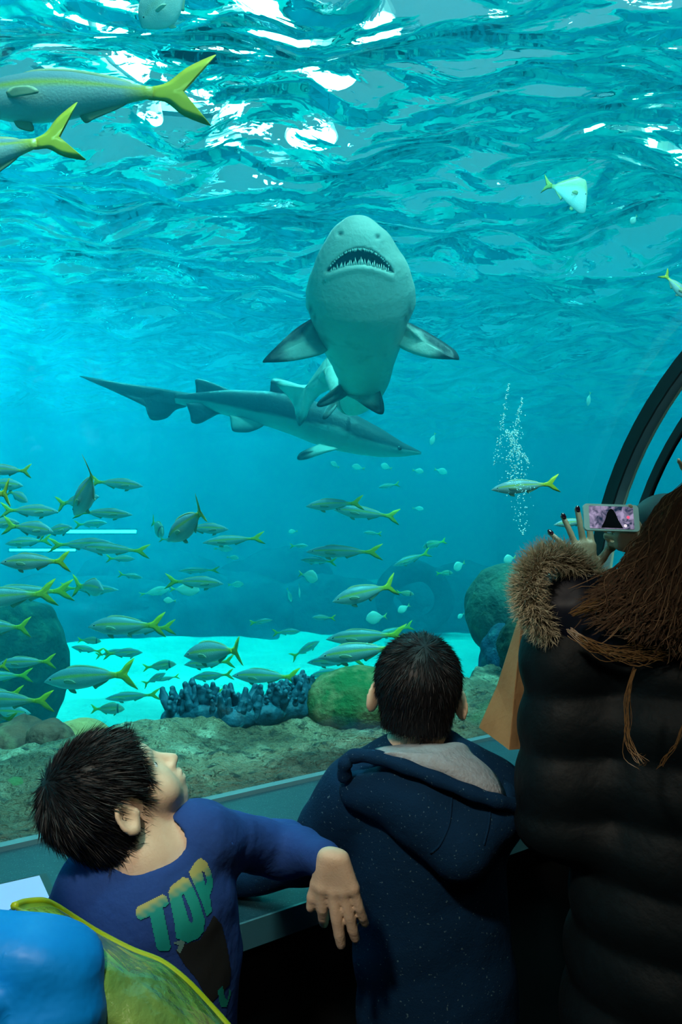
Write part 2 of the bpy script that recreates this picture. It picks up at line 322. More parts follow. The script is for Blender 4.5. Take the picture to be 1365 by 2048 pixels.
# ---------------------------------------------------------------- rocks and coral inside the tank
M_rock=mat('ledge_rock',(.36,.19,.11),.6,.5,noise=[(3,6,(.15,.075,.04),.42,.60),(9,5,(.62,.40,.27),.52,.72),(24,4,(.05,.03,.02),.56,.68),(2.2,3,(.10,.20,.05),.60,.75)],bump=[(7,6,.12),(24,6,.06),(80,4,.014)])
g1,g2=420,110; I,J=np.meshgrid(np.arange(g1+1),np.arange(g2+1),indexing='ij'); aa=-1.8+8.5*I/g1; tt=J/g2
wid=1.0+.16*np.sin(aa*1.9+1)+.09*np.sin(aa*4.3)+.05*np.sin(aa*9.1)
wid-=.14*np.exp(-((aa-.62)/.16)**2)
nn=N0+.075+wid*tt; drop=np.clip((tt-.80)/.2,0,1)**2
Pq=np.stack([aa,nn,np.zeros_like(aa)],-1).reshape(-1,3).astype(np.float32)
hz=.045*wob(Pq,7,1,4)+.026*np.abs(wob(Pq,25,2,3))
z=ZC-.03+hz.reshape(aa.shape)*np.clip(tt*6,.15,1)+.05*tt-1.05*drop
P=np.stack([AX.x*aa+NX.x*nn,AX.y*aa+NX.y*nn,z],-1).reshape(-1,3); q=(I[:-1,:-1]*(g2+1)+J[:-1,:-1]).ravel(); f=np.stack([q,q+g2+1,q+g2+2,q+1],1)
tag(mesh('rock_ledge',P,f,M_rock),'rough grey-brown rock ledge just behind the counter','rock')
def rock(name,lab,c,r,m,seed,h,amp=.10,fr=3,rot=0,cut=None,cat='rock',extra=None):
    c=np.array(tuple(c)); r=np.array(r); Mr=np.array(Matrix.Rotation(rot,3,'Z')); s=float(r.mean())
    def fn(P):
        d=ell(P,c,r,Mr)
        if extra:
            for (o,rr) in extra: d=smin(d,ell(P,c+np.array(o)*r,np.array(rr)*r,Mr),.15*s)
        d=d+wob(P,fr/s,seed,4)*amp*s
        return d
    e=r.max()*1.6
    v,f=nets(fn,c-e,c+e,h,2.2)
    base=(c[0],c[1],float(v[:,2].min()))
    return tag(mesh(name,v,f,m,loc=base),lab,cat)
def rk(n,c1,c2,c3,sc=1): return mat(n,c1,.85,.25,noise=[(4*sc,5,c2,.4,.62),(11*sc,4,c3,.52,.72)],bump=[(9*sc,6,.04/sc),(40*sc,5,.01/sc)])
M_br=rk('red_brown_rock',(.30,.08,.05),(.10,.035,.03),(.40,.18,.10)); M_or=rk('orange_rock',(.75,.30,.12),(.5,.2,.08),(.8,.42,.22))
M_gr=rk('mossy_rock',(.02,.11,.03),(.20,.13,.05),(.34,.20,.09)); M_dk=rk('dark_reef_rock',(.03,.07,.05),(.015,.035,.03),(.06,.11,.07)); M_gr2=rk('coral_boulder',(.05,.12,.09),(.03,.07,.06),(.11,.18,.12))
rock('ledge_rock','red-brown rock at the left end of the ledge',at(45,1487,2.95),(.17,.14,.09),M_br,11,.012,.16,3.2)
rock('ledge_rock','small dark red-brown lump beside the orange rock',at(98,1478,2.85),(.09,.09,.07),M_br,12,.009,.16,3.5)
rock('ledge_rock','smooth orange-tan rock behind the smaller boy\'s head',at(165,1482,3.0),(.13,.1,.085),M_or,13,.01,.08,3)
rock('ledge_rock','rounded green mossy boulder beside the taller boy\'s head',at(722,1408,3.15),(.25,.2,.15),M_gr,14,.012,.06,3,extra=[((.5,0,-.1),(.7,.8,.8))])
rock('ledge_rock','low green-stained rock on the left of the ledge',at(40,1600,2.3),(.2,.18,.06),rk('olive_rock',(.10,.13,.05),(.06,.1,.03),(.22,.2,.12)),15,.012,.2,4)
rock('coral_boulder','big dark green coral boulder beside the paper bag',at(1030,1222,4.6),(.30,.28,.30),M_gr2,16,.018,.10,2.6,extra=[((.6,.2,-.9),(.8,.8,.9)),((.3,.3,-1.9),(.7,.7,1.1)),((.5,.3,-2.9),(.9,.9,1.2))])
rock('reef_rock','knobbly near-black coral rock just left of the paper bag',at(1052,1300,3.9),(.14,.14,.19),rk('black_coral',(.012,.02,.012),(.02,.035,.02),(.05,.06,.03),2),17,.01,.12,6)
rock('reef_rock','dark blue-green rock low under the coral boulder',at(1010,1350,4.3),(.15,.2,.28),rk('blue_rock',(.01,.06,.13),(.01,.04,.07),(.02,.10,.12)),18,.014,.14,4)
rock('reef_rock','large dark rock mass at the left edge behind the snappers',at(10,1335,6.0),(.5,.45,.62),M_dk,19,.03,.10,2.5,extra=[((-.3,0,-.6),(1,1,.8))])
# distant reef
M_far=mat('far_reef',(.012,.03,.04),.9,.1,noise=[(1.2,5,(.02,.06,.08),.4,.65)],bump=[(2,5,.2)])
far=[((150,1225,13.2),(2.0,1.1,.75),'low wide reef mound far left beyond the sand'),((420,1215,13.8),(1.9,1.1,.75),'long reef mound far behind the blue finger coral'),((300,1165,15.2),(1.6,1.0,.75),'hazy reef hump rising above the left reef mounds'),
 ((640,1228,14.2),(1.6,1.0,.75),'hazy reef mound far behind the pale snapper'),((900,1215,14.6),(1.5,1.0,.9),'hazy reef mound right of the ring-shaped reef'),((1110,1215,15.2),(1.7,1.0,1.0),'hazy reef mound far behind the coral boulder'),((560,1155,16.5),(1.2,1.0,.7),'faint reef hump in the middle distance haze')]
for k,(c,r,l) in enumerate(far): 
    p=at(*c); rock('far_reef',l,(p.x,p.y,p.z-.1),r,M_far,30+k,.11,.17,3.4,extra=[((0,0,-.7),(1.1,1.1,.8))])
def ringrock():
    c=np.array(tuple(at(828,1200,13.0)))
    def fn(P):
        q=P-A3(c); rad=np.sqrt(q[:,0]**2+q[:,2]**2)-.5; d=np.sqrt(rad**2+q[:,1]**2)-.19
        return d+wob(P,5,44,3)*.06
    v,f=nets(fn,c-1,c+1,.05,2); tag(mesh('reef_ring',v,f,M_far,loc=(c[0],c[1],float(v[:,2].min()))),'ring-shaped reef rock standing in the hazy distance','rock')
ringrock()
# finger coral: base and single fingers
M_fc=mat('finger_coral',(.012,.10,.16),.6,.4,noise=[(14,4,(.004,.035,.06),.42,.65),(30,3,(.03,.20,.26),.58,.75)],bump=[(30,4,.012)])
cb=at(480,1452,2.95); fc=thing('finger_coral',cb,'dark blue finger coral clump standing along the ledge','coral')
base_pts=[at(x,y,Y) for x,y,Y in ((345,1440,3.0),(400,1432,2.95),(470,1440,2.9),(540,1425,2.98),(590,1420,3.05),(618,1405,3.1))]
def fnb(P):
    d=np.full(len(P),9,np.float32)
    for a,b in zip(base_pts[:-1],base_pts[1:]): d=smin(d,cap(P,a,b,.045),.03)
    return d+wob(P,40,5,2)*.010
v,f=nets(fnb,(-.80,2.7,.55),(0,3.3,.95),.010,2); mesh('coral_base',v,f,M_fc,fc)
protos=[]
for s in range(5):
    def fnf(P,s=s):
        bx=[.004,-.006,.003,-.004,.007][s]
        d=cap(P,(0,0,-.02),(bx,0,.035),.0125,.0115); d=smin(d,cap(P,(bx,0,.035),(bx*2.5,.003,.07),.0115,.0085),.01)
        if s%2: d=smin(d,cap(P,(bx,0,.025),(bx-.018,0,.052),.009,.007),.008)
        return d+wob(P,160,s,2)*.0016
    v,f=nets(fnf,(-.04,-.03,-.04),(.04,.03,.09),.0042,2); o=mesh('finger',v,f,M_fc); protos.append(o.data); bpy.data.objects.remove(o)
bp=smooth_path(base_pts,60)
for k in range(128):
    p=bp[random.randrange(60)]; row=random.choice((-1,0,0,1)); s=random.uniform(.75,1.3)
    o=bpy.data.objects.new('finger',random.choice(protos)); C.objects.link(o); o.parent=fc
    q=Vector(p)+V(random.uniform(-.012,.012),row*.028,.028+(.012 if row>0 else -.018 if row<0 else 0))-cb; o.location=q
    o.rotation_euler=(random.gauss(-.05,.16)-row*.12,random.gauss(0,.20),random.uniform(0,6)); o.scale=(s*1.05,s*1.05,s*random.uniform(.8,1.15))
# far lit windows at the left of the tank
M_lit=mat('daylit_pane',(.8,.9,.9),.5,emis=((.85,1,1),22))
def litwin(lab,x0,x1,y0,y1,Y):
    a,b=at(x0,y0,Y),at(x1,y1,Y); c=(a+b)/2; t=thing('lit_window',(c.x,c.y,min(a.z,b.z)),lab,'window'); w_,h_=abs(b.x-a.x),abs(a.z-b.z)
    mesh('pane',*box(c,(w_,.04,h_)),M_lit,t,False)
    for zz in (c.z-h_/2-.011,c.z+h_/2+.011): mesh('frame',*box((c.x,c.y,zz),(w_+.04,.05,.02)),M_far,t,False)
# ---------------------------------------------------------------- sharks
M_shark=mat('shark_skin',vcol=True,rough=.5,spec=.4,noise=[(9,4,(.12,.14,.13),.60,.95)],bump=[(40,3,.004)])
M_tooth=mat('tooth',(.75,.75,.66),.4); M_mouth=mat('mouth_dark',(.015,.02,.02),.8); M_eye=mat('fish_eye',(.01,.01,.01),.1,.8); M_iris=mat('eye_ring',(.75,.75,.60),.4)
def mix(a,b,t): t=np.clip(t,0,1)[:,None]; return np.array(a)*(1-t)+np.array(b)*t
BEL=(.54,.52,.45); DRS=(.08,.11,.12); TIP=(.035,.045,.05)
# shark seen from below, snout towards the surface
st=[(716,437,3.98,3),(716,441,3.97,20),(716,449,3.96,38),(716,465,3.96,57),(717,487,3.97,72),(718,515,4.0,88),(720,545,4.04,101),(721,578,4.1,110),(722,606,4.16,111),(722,630,4.22,101),(723,655,4.3,90),(725,690,4.42,79),(727,722,4.55,64),(727,755,4.7,53),(717,782,4.9,44),(703,796,5.1,36),(692,790,5.35,28),(676,765,5.6,21),(661,748,5.8,16),(648,762,5.95,14),(630,776,6.05,11),(606,781,6.1,6),(590,780,6.12,3)]
sp_=[Vector(at(*s[:3])) for s in st]; cen=smooth_path(sp_,220); wd=np.interp(np.linspace(0,len(st)-1,220),range(len(st)),[s[3]*s[2]/F for s in st])
NS=120; v=[];col=[]; camv=np.array([0,0,1.5])
for i in range(220):
    t=cen[min(i+1,219)]-cen[max(i-1,0)]; t/=np.linalg.norm(t)
    if i<6: t=cen[8]-cen[0]; t/=np.linalg.norm(t)
    c=cen[i]; vw=camv-c; vw/=np.linalg.norm(vw); lat=np.cross(t,vw); lat/=np.linalg.norm(lat)
    if lat[0]<0: lat=-lat
    k=np.clip((i-150)/40,0,1); ven=np.cross(lat,t); ven=ven if ven@vw>0 else -ven
    for j in range(NS):
        w=2*PI*j/NS; cx,sx=math.cos(w),math.sin(w)
        dep=.62 if sx>0 else .85
        p=c+wd[i]*(lat*np.sign(cx)*abs(cx)**.92+ven*sx*dep); v.append(p)
        col.append(sx)
v=np.array(v); col=np.array(col)
def proj(p):
    q=p-camv; y=q[...,1]*cp+q[...,2]*sp; z=-q[...,1]*sp+q[...,2]*cp
    return W/2+q[...,0]/y*F, H/2-z/y*F
px,py=proj(v); vent=col>.05
# mouth crescent, gill creases, nostrils and small wrinkles pressed into the belly side
xx=(px-720)/70.; up=496+50*np.abs(xx)**2.1; lo=528+20*np.abs(xx)**1.7
ins=np.clip((py-up)/7,0,1)*np.clip((lo-py)/6,0,1)*(np.abs(xx)<1.02)*vent
lip=np.exp(-((py-lo-9)/7)**2)*(np.abs(xx)<1.0)*vent
dv=np.zeros_like(v); dirn=(v-camv); dirn/=np.linalg.norm(dirn,axis=1)[:,None]
dv+=dirn*(ins*.11)[:,None]-dirn*(lip*.012)[:,None]
for (x,y,sx,sy,dp) in ((681,468,5,4,.016),(756,474,5,4,.016),(622,616,5,12,.02),(631,628,4,14,.018),(820,618,5,12,.02),(812,634,4,14,.018),(806,646,4,12,.014),(638,640,4,10,.012)):
    gq=np.exp(-((px-x)/sx)**2-((py-y)/sy)**2)*vent; dv+=dirn*(gq*dp)[:,None]
v=v+dv
cc=mix(DRS,BEL,(col+.42)/.35)
for (x,y,sx,sy,dp) in ((681,468,4,3,.9),(756,474,4,3,.9),(622,620,4,10,.7),(820,622,4,10,.7),(812,638,3,10,.7),(630,634,3,10,.5)):
    gq=np.exp(-((px-x)/sx)**2-((py-y)/sy)**2)*vent; cc=cc*(1-dp*gq[:,None])
cc=cc*(1-.93*np.clip(ins*1.6,0,1)[:,None])
f=[[i*NS+j,i*NS+(j+1)%NS,(i+1)*NS+(j+1)%NS,(i+1)*NS+j] for i in range(219) for j in range(NS)]+[list(range(NS))[::-1],[219*NS+j for j in range(NS)]]
sa=thing('sand_tiger_shark',at(722,606,4.16),'large shark seen from below with its toothy mouth open','shark')
body=mesh('body',v,f,M_shark,sa,col=cc); bvh=BVHTree.FromPolygons([tuple(x) for x in v],f)
def onsurf(x,y):
    d=(at(x,y,1)-V(0,0,1.5)).normalized(); h=bvh.ray_cast(V(0,0,1.5),d); return h[0]
def cone(p,q,r,n=5):
    p=Vector(p);q=Vector(q);t=(q-p).normalized(); a=t.cross(V(0,1,0)); a=a if a.length>.01 else V(1,0,0); a.normalize(); b=a.cross(t)
    return [tuple(p+(a*math.cos(2*PI*k/n)+b*math.sin(2*PI*k/n))*r) for k in range(n)]+[tuple(q)],[[k,(k+1)%n,n] for k in range(n)]+[list(range(n))[::-1]]
for row in (0,1):
    for k in range(26 if row==0 else 30):
        x_=-.86+1.72*(k+.5)/(26 if row==0 else 30)+random.uniform(-.01,.01); X=720+70*x_
        ylo=528+20*abs(x_)**1.7; yup=496+50*abs(x_)**2.1
        big=1-.55*abs(x_)
        if row==0: y0,y1=ylo+2,ylo-(12+random.uniform(-3,5))*big
        else: y0,y1=yup+1,yup+(6+random.uniform(-2,3))*big
        h=onsurf(X,ylo+5 if row==0 else yup-4)
        if h is None: continue
        Y=h.y+.01; a=at(X,y0,Y); b=at(X+random.uniform(-2.5,2.5),y1,Y-.01)
        mesh('tooth',*cone(a,b,.0062*(.6+.5*big)),M_tooth,body)
def fin(name,pts,th,parent,m,colf,dens=60,loc=None):
    v,f=pillow([at(*p) for p in pts],th,5,dens=dens); v=np.array(v); a,b=proj(v); return mesh(name,v,f,m,parent,col=colf(a,b))
def fc1(ax,ay,bx,by,tip,rr=46):   # dark along the leading edge line a-b and near the tip
    def g(a,b):
        d=np.array([bx-ax,by-ay],float); Ld=np.linalg.norm(d); d/=Ld; dist=np.abs((a-ax)*d[1]-(b-ay)*d[0]); dt=np.hypot(a-tip[0],b-tip[1])
        w=wob(np.stack([a,b,a*0],1).astype(np.float32)*.02,4,3,3)*5
        return mix((.03,.04,.045),BEL,np.minimum((dist+w-5)/8,(dt+w-rr*.8)/(rr*.5)))
    return g
fin('pectoral_fin',[(640,622,4.3),(628,634,4.28),(592,657,4.22),(556,690,4.16),(526,722,4.12),(540,725,4.12),(578,723,4.16),(622,715,4.24),(652,704,4.32),(668,680,4.4),(664,650,4.4)],.018,sa,M_shark,fc1(628,634,526,722,(526,722)))
fin('pectoral_fin',[(800,640,4.3),(820,646,4.28),(852,662,4.26),(888,684,4.2),(912,702,4.15),(919,719,4.12),(905,719,4.12),(866,717,4.18),(828,708,4.25),(793,690,4.35),(778,665,4.4)],.018,sa,M_shark,fc1(820,640,919,715,(919,719)))
fin('pelvic_fin',[(682,766,4.75),(662,782,4.72),(640,800,4.7),(634,811,4.7),(644,814,4.7),(668,806,4.72),(694,792,4.78),(700,775,4.82)],.014,sa,M_shark,lambda a,b: mix((.02,.05,.05),(.10,.20,.19),(a-640)/50))
fin('pelvic_fin',[(752,765,4.7),(760,780,4.68),(768,806,4.66),(768,826,4.66),(757,828,4.66),(735,816,4.68),(712,800,4.72),(694,790,4.78),(700,776,4.85),(730,770,4.85)],.014,sa,M_shark,lambda a,b: mix(BEL,(.02,.03,.03),(np.maximum((a-740)/22,(b-795)/18))))
fin('anal_fin',[(664,800,5.2),(648,824,5.2),(646,838,5.2),(656,836,5.2),(672,816,5.22),(680,800,5.25)],.012,sa,M_shark,lambda a,b: mix((.35,.42,.42),TIP,(b-822)/14))
fin('caudal_fin',[(655,735,5.88),(656,712,5.9),(664,716,5.88),(672,745,5.85),(664,775,5.9),(640,790,6.0),(622,812,6.05),(612,838,6.1),(599,852,6.12),(592,836,6.14),(588,812,6.14),(575,792,6.14),(556,774,6.16),(542,766,6.18),(548,758,6.2),(575,762,6.16),(606,770,6.1),(634,764,6.0),(648,750,5.92)],.02,sa,M_shark,lambda a,b: mix((.58,.62,.56),TIP,np.maximum((568-a)/14,(b-825-.5*(a-600))/14)),dens=100)
for sx in (-1,1):
    p=at(720+sx*80,520,4.22); mesh('eye',*nets(lambda P: ell(P,p,(.014,.014,.014)),Vector(p)-V(.03,.03,.03),Vector(p)+V(.03,.03,.03),.004),M_eye,sa)
# shark seen from the side
Yb=6.5
tp=[(843,904),(806,885),(762,857),(718,833),(674,816),(624,801),(580,789),(537,783),(460,780),(400,785),(372,787),(350,788)]
bt=[(843,908),(806,913),(762,914),(718,909),(674,901),(624,886),(580,868),(537,853),(460,833),(400,815),(372,811),(350,806)]
def resamp(L,xs): L=sorted(L); return np.interp(xs,[p[0] for p in L],[p[1] for p in L])
xs=np.linspace(843,352,130); T=resamp(tp,xs); B=resamp(bt,xs); v=[];col=[]; NS=56
for i,x in enumerate(xs):
    Y=Yb-.1+.25*(1-(x-352)/491)**2*2; c=np.array(tuple(at(x,(T[i]+B[i])/2,Y))); hh=(B[i]-T[i])/2*Y/F+.002; ww=hh*(.85 if x<700 else .95)
    for j in range(NS):
        w=2*PI*j/NS; v.append(c+np.array([math.cos(w)*ww*.1,math.cos(w)*ww,math.sin(w)*hh])); col.append((math.sin(w),x))
v=np.array(v); col=np.array(col); a,b=proj(v); 
bnd=np.interp(col[:,1],[352,430,520,600,680,720,760,800,843],[-.1,-.3,-.45,-.32,.0,-.30,-.22,-.15,.1])
cc=mix((.33,.38,.37),(.03,.055,.065),(col[:,0]-bnd)/.12)
f=[[i*NS+j,i*NS+(j+1)%NS,(i+1)*NS+(j+1)%NS,(i+1)*NS+j] for i in range(129) for j in range(NS)]+[list(range(NS))[::-1],[129*NS+j for j in range(NS)]]
sb=thing('sand_tiger_shark',at(600,840,Yb),'dark-backed shark swimming side-on behind the open-mouthed shark','shark'); mesh('body',v,f,M_shark,sb,col=cc)
dk=lambda a,b: mix((.04,.065,.075),(.04,.065,.075),a*0)
fin('caudal_fin',[(380,786,6.9),(345,781,6.93),(311,775,6.95),(240,765,7.05),(163,752,7.2),(175,760,7.18),(225,782,7.1),(268,802,7.0),(296,818,6.97),(299,836,6.97),(312,841,6.97),(334,836,6.95),(352,820,6.93),(376,811,6.9)],.03,sb,M_shark,dk,90)
fin('dorsal_fin',[(392,792,6.85),(392,775,6.85),(391,760,6.85),(402,758,6.85),(432,768,6.83),(464,784,6.82),(440,794,6.83)],.022,sb,M_shark,dk)
fin('dorsal_fin',[(540,792,6.62),(541,772,6.62),(545,758,6.62),(562,757,6.62),(590,770,6.6),(614,800,6.58),(575,806,6.6)],.025,sb,M_shark,dk)
fin('anal_fin',[(372,806,6.75),(380,828,6.75),(384,845,6.75),(400,847,6.75),(420,837,6.74),(440,828,6.74),(470,826,6.73),(430,808,6.74)],.02,sb,M_shark,dk)
fin('pelvic_fin',[(460,830,6.6),(462,848,6.58),(466,862,6.56),(484,865,6.56),(504,863,6.56),(528,850,6.58),(505,838,6.6)],.02,sb,M_shark,lambda a,b: mix((.45,.5,.46),(.08,.11,.12),(b-845)/14))
fin('pectoral_fin',[(640,888,6.3),(620,896,6.25),(600,906,6.2),(595,918,6.2),(608,920,6.2),(634,912,6.22),(660,903,6.26),(676,897,6.3)],.022,sb,M_shark,lambda a,b: mix((.08,.11,.12),(.45,.5,.46),(a-612)/18))
mesh('eye',*nets(lambda P: ell(P,at(800,897,6.28),(.02,.012,.02)),Vector(at(800,897,6.28))-V(.05,.05,.05),Vector(at(800,897,6.28))+V(.05,.05,.05),.006),M_eye,sb)
# ---------------------------------------------------------------- fish
M_fish=mat('fish_scales',vcol=True,rough=.38,spec=.6,bump=[(90,2,.0012)]); M_finm=mat('fin_membrane',vcol=True,rough=.5,spec=.3)
# kind: outline of back / belly (x along body, nose=0, tail tip=1), colours
KINDS={
 'yellowtail_snapper':dict(top=[(0,0),(.04,.035),(.10,.075),(.2,.118),(.32,.135),(.45,.125),(.58,.09),(.7,.05),(.78,.028)],bot=[(0,-.004),(.05,-.03),(.12,-.065),(.22,-.105),(.34,-.12),(.46,-.11),(.58,-.075),(.7,-.04),(.78,-.026)],w=.52,back=(.20,.26,.30),side=(.40,.43,.42),bel=(.50,.52,.50),str_=(.50,.42,.04),tail=(.64,.46,.02),tl=.24,th=.155,fk=.62),
 'grunt':dict(top=[(0,-.01),(.04,.05),(.10,.11),(.2,.165),(.32,.18),(.45,.16),(.58,.11),(.7,.055),(.78,.035)],bot=[(0,-.015),(.05,-.05),(.12,-.09),(.22,-.13),(.34,-.15),(.46,-.14),(.58,-.1),(.7,-.05),(.78,-.035)],w=.46,back=(.20,.28,.22),side=(.42,.48,.36),bel=(.5,.54,.45),str_=(.34,.38,.10),tail=(.40,.55,.04),tl=.22,th=.13,fk=.45),
 'pompano':dict(top=[(0,-.02),(.03,.06),(.08,.14),(.18,.22),(.32,.26),(.48,.22),(.6,.13),(.72,.05),(.78,.03)],bot=[(0,-.03),(.04,-.08),(.12,-.16),(.22,-.22),(.34,-.25),(.48,-.21),(.6,-.12),(.72,-.045),(.78,-.03)],w=.25,back=(.55,.68,.62),side=(.72,.82,.74),bel=(.8,.86,.78),str_=(.62,.70,.55),tail=(.55,.62,.2),tl=.2,th=.12,fk=.6),
 'lookdown':dict(top=[(0,-.20),(.02,-.08),(.06,.10),(.12,.20),(.25,.21),(.42,.15),(.58,.08),(.7,.03),(.78,.02)],bot=[(0,-.22),(.04,-.25),(.12,-.26),(.25,-.22),(.42,-.16),(.58,-.09),(.7,-.035),(.78,-.02)],w=.2,back=(.70,.62,.38),side=(.85,.86,.80),bel=(.85,.86,.82),str_=(.8,.78,.62),tail=(.55,.5,.1),tl=.2,th=.11,fk=.6)}
PM={}
def fish_meshes(kind,bend):
    key=(kind,bend)
    if key in PM: return PM[key]
    K=KINDS[kind]; n,sg=34,24; xs=.78*(np.linspace(0,1,n)**1.25); T=np.interp(xs,*zip(*K['top'])); B=np.interp(xs,*zip(*K['bot']))
    T=np.convolve(np.pad(T,1,'edge'),[.25,.5,.25],'valid'); B=np.convolve(np.pad(B,1,'edge'),[.25,.5,.25],'valid'); T[0],B[0]=B[0]+.004,B[0]-.002
    def bd(P): P=np.array(P,float); x=np.clip(P[:,0]-.38,0,None); P[:,1]+=bend*x*x*1.5; P[:,0]-=abs(bend)*x*x*.35; return P
    v=[];c=[]
    for i in range(n):
        zc=(T[i]+B[i])/2; hh=(T[i]-B[i])/2; ww=hh*K['w']*(1 if xs[i]<.6 else 1-.25*(xs[i]-.6)/.18)
        if xs[i]<.12: ww*=1+.35*(1-xs[i]/.12)
        for j in range(sg):
            w=2*PI*j/sg; s=math.sin(w); v.append((xs[i],math.cos(w)*ww,zc+s*hh))
            zz=zc+s*hh; e=s
            if e>.42: q=K['back']
            elif e>.14: q=K['str_'] if xs[i]>.1 else K['side']
            elif e>-.5: q=K['side']
            else: q=K['bel']
            if kind=='grunt' and .17<xs[i]<.205: q=(.05,.06,.05)
            if xs[i]>.66 and kind!='pompano': t=min((xs[i]-.66)/.1,1); q=[q[k]*(1-t)+K['tail'][k]*t for k in range(3)]
            c.append(q)
    f=[[i*sg+(j+1)%sg,i*sg+j,(i+1)*sg+j,(i+1)*sg+(j+1)%sg] for i in range(n-1) for j in range(sg)]+[list(range(sg)),[(n-1)*sg+j for j in range(sg)][::-1]]
    out=[('body',bd(v),f,np.array(c),M_fish)]
    def sheet(nm,pts,th,colr,edge=None,y=0,nrm=(0,1,0),dens=26):
        vv,ff=pillow([(p[0],y,p[1]) for p in pts],th,3,nrm=nrm,dens=dens); vv=np.array(vv); cl=np.tile(np.array(colr),(len(vv),1)).astype(float)
        out.append((nm,bd(vv),ff,cl,M_finm))
    th,tl,fk=K['th'],K['tl'],K['fk']; x0=.76
    sheet('tail_fin',[(x0,.03),(x0+.07,.05),(x0+.14,.58*th+.03),(x0+tl,th+.02),(x0+tl-.02,th-.012),(x0+.135,.44*th),(x0+.075+(1-fk)*.08,0),(x0+.135,-.44*th),(x0+tl-.02,-th+.012),(x0+tl,-th-.02),(x0+.14,-.58*th-.03),(x0+.07,-.05),(x0,-.03)],.006,K['tail'],dens=48)
    ti=lambda x: float(np.interp(x,*zip(*K['top']))); bi=lambda x: float(np.interp(x,*zip(*K['bot'])))
    dc=[K['back'][k]*.6+K['tail'][k]*.4 for k in range(3)]
    sheet('dorsal_fin',[(.22,ti(.22)-.01),(.27,ti(.27)+.014),(.34,ti(.34)+.021),(.45,ti(.45)+.018),(.56,ti(.56)+.020),(.66,ti(.66)+.015),(.69,ti(.69)-.005),(.5,ti(.5)-.02),(.34,ti(.34)-.02)],.004,dc)
    sheet('anal_fin',[(.50,bi(.5)+.01),(.53,bi(.53)-.045),(.57,bi(.57)-.035),(.66,bi(.66)-.015),(.69,bi(.69)+.01),(.6,bi(.6)+.015)],.004,dc)
    for s in (-1,1):
        hw=(ti(.25)-bi(.25))/2*K['w']; zc=(ti(.25)+bi(.25))/2
        vv,ff=pillow([(.235,s*hw*.97,zc-.01),(.27,s*(hw+.012),zc+.005),(.35,s*(hw+.03),zc-.01),(.385,s*(hw+.035),zc-.05),(.32,s*(hw+.02),zc-.05),(.25,s*hw*.97,zc-.04)],.003,3,nrm=(0,1,0),dens=18)
        out.append(('pectoral_fin',bd(vv),ff,np.tile(np.array(dc)*.9+.05,(len(vv),1)),M_finm))
        xe=.085; ze=(ti(xe)+bi(xe))/2+.25*(ti(xe)-bi(xe))/2; we=(ti(xe)-bi(xe))/2*K['w']*1.1*.93
        for nm,r,mm,dy in (('eye_ring',.016,M_iris,0),('eye',.0105,M_eye,.006)):
            vv=[];ff=[]
            for a in range(5):
                for b in range(10):
                    ph=PI*(a/4)/2*.98; vv.append((xe+r*math.cos(2*PI*b/10)*math.cos(ph),s*(we+dy+r*.35*math.sin(ph)-.004),ze+r*math.sin(2*PI*b/10)*math.cos(ph)))
            for a in range(4):
                for b in range(10): ff.append([a*10+b,a*10+(b+1)%10,(a+1)*10+(b+1)%10,(a+1)*10+b])
            out.append((nm,bd(vv),ff,None,mm))
    vv,ff=pillow([(.24,0,bi(.24)+.01),(.27,.0,bi(.27)-.035),(.33,0,bi(.33)-.045),(.31,0,bi(.31)+.01)],.004,3,nrm=(0,1,0),dens=16); out.append(('pelvic_fin',bd(vv),ff,np.tile(np.array(dc),(len(vv),1)),M_finm))
    R_=[]
    for nm,vv,ff,cl,mm in out:
        o=mesh(nm,vv,ff,mm,col=cl); R_.append((nm,o.data)); bpy.data.objects.remove(o)
    PM[key]=R_; return R_
GRP={'yellowtail_snapper':'yellow-tailed silver snappers in the tank','grunt':'small striped grunts in the tank','pompano':'pale deep-bodied fish in the tank','lookdown':'pale diamond-shaped fish in the tank'}
SH={'s':'yellowtail_snapper','g':'grunt','p':'pompano','l':'lookdown'}
NM={'yellowtail_snapper':'yellowtail_snapper','grunt':'striped_grunt','pompano':'pale_pompano','lookdown':'lookdown_fish'}
def fish(k,nx,ny,tx,ty,Y,yaw,lab,bend=0,hs=1,roll=0,tiny=False):
    kind=SH[k]; a=at(nx,ny,Y); b=at(tx,ty,Y); L=(b-a).length; b=at(tx,ty,Y+yaw*L) if True else b
    x=(b-a); Ln=x.length; x.normalize(); z=V(0,0,1); y=z.cross(x).normalized(); z=x.cross(y)
    q=Matrix.Rotation(roll,3,x); y=q@y; z=q@z
    root=thing(NM[kind],(0,0,0),lab,'fish',GRP[kind]); M=Matrix(((x.x,y.x,z.x,a.x),(x.y,y.y,z.y,a.y),(x.z,y.z,z.z,a.z),(0,0,0,1)))@Matrix.Diagonal((Ln,Ln*hs,Ln*hs,1))
    root.matrix_world=M
    for nm,me in fish_meshes(kind,bend):
        if tiny and nm in('pelvic_fin','eye_ring','pectoral_fin'): continue
        o=bpy.data.objects.new(nm,me); C.objects.link(o); o.parent=root
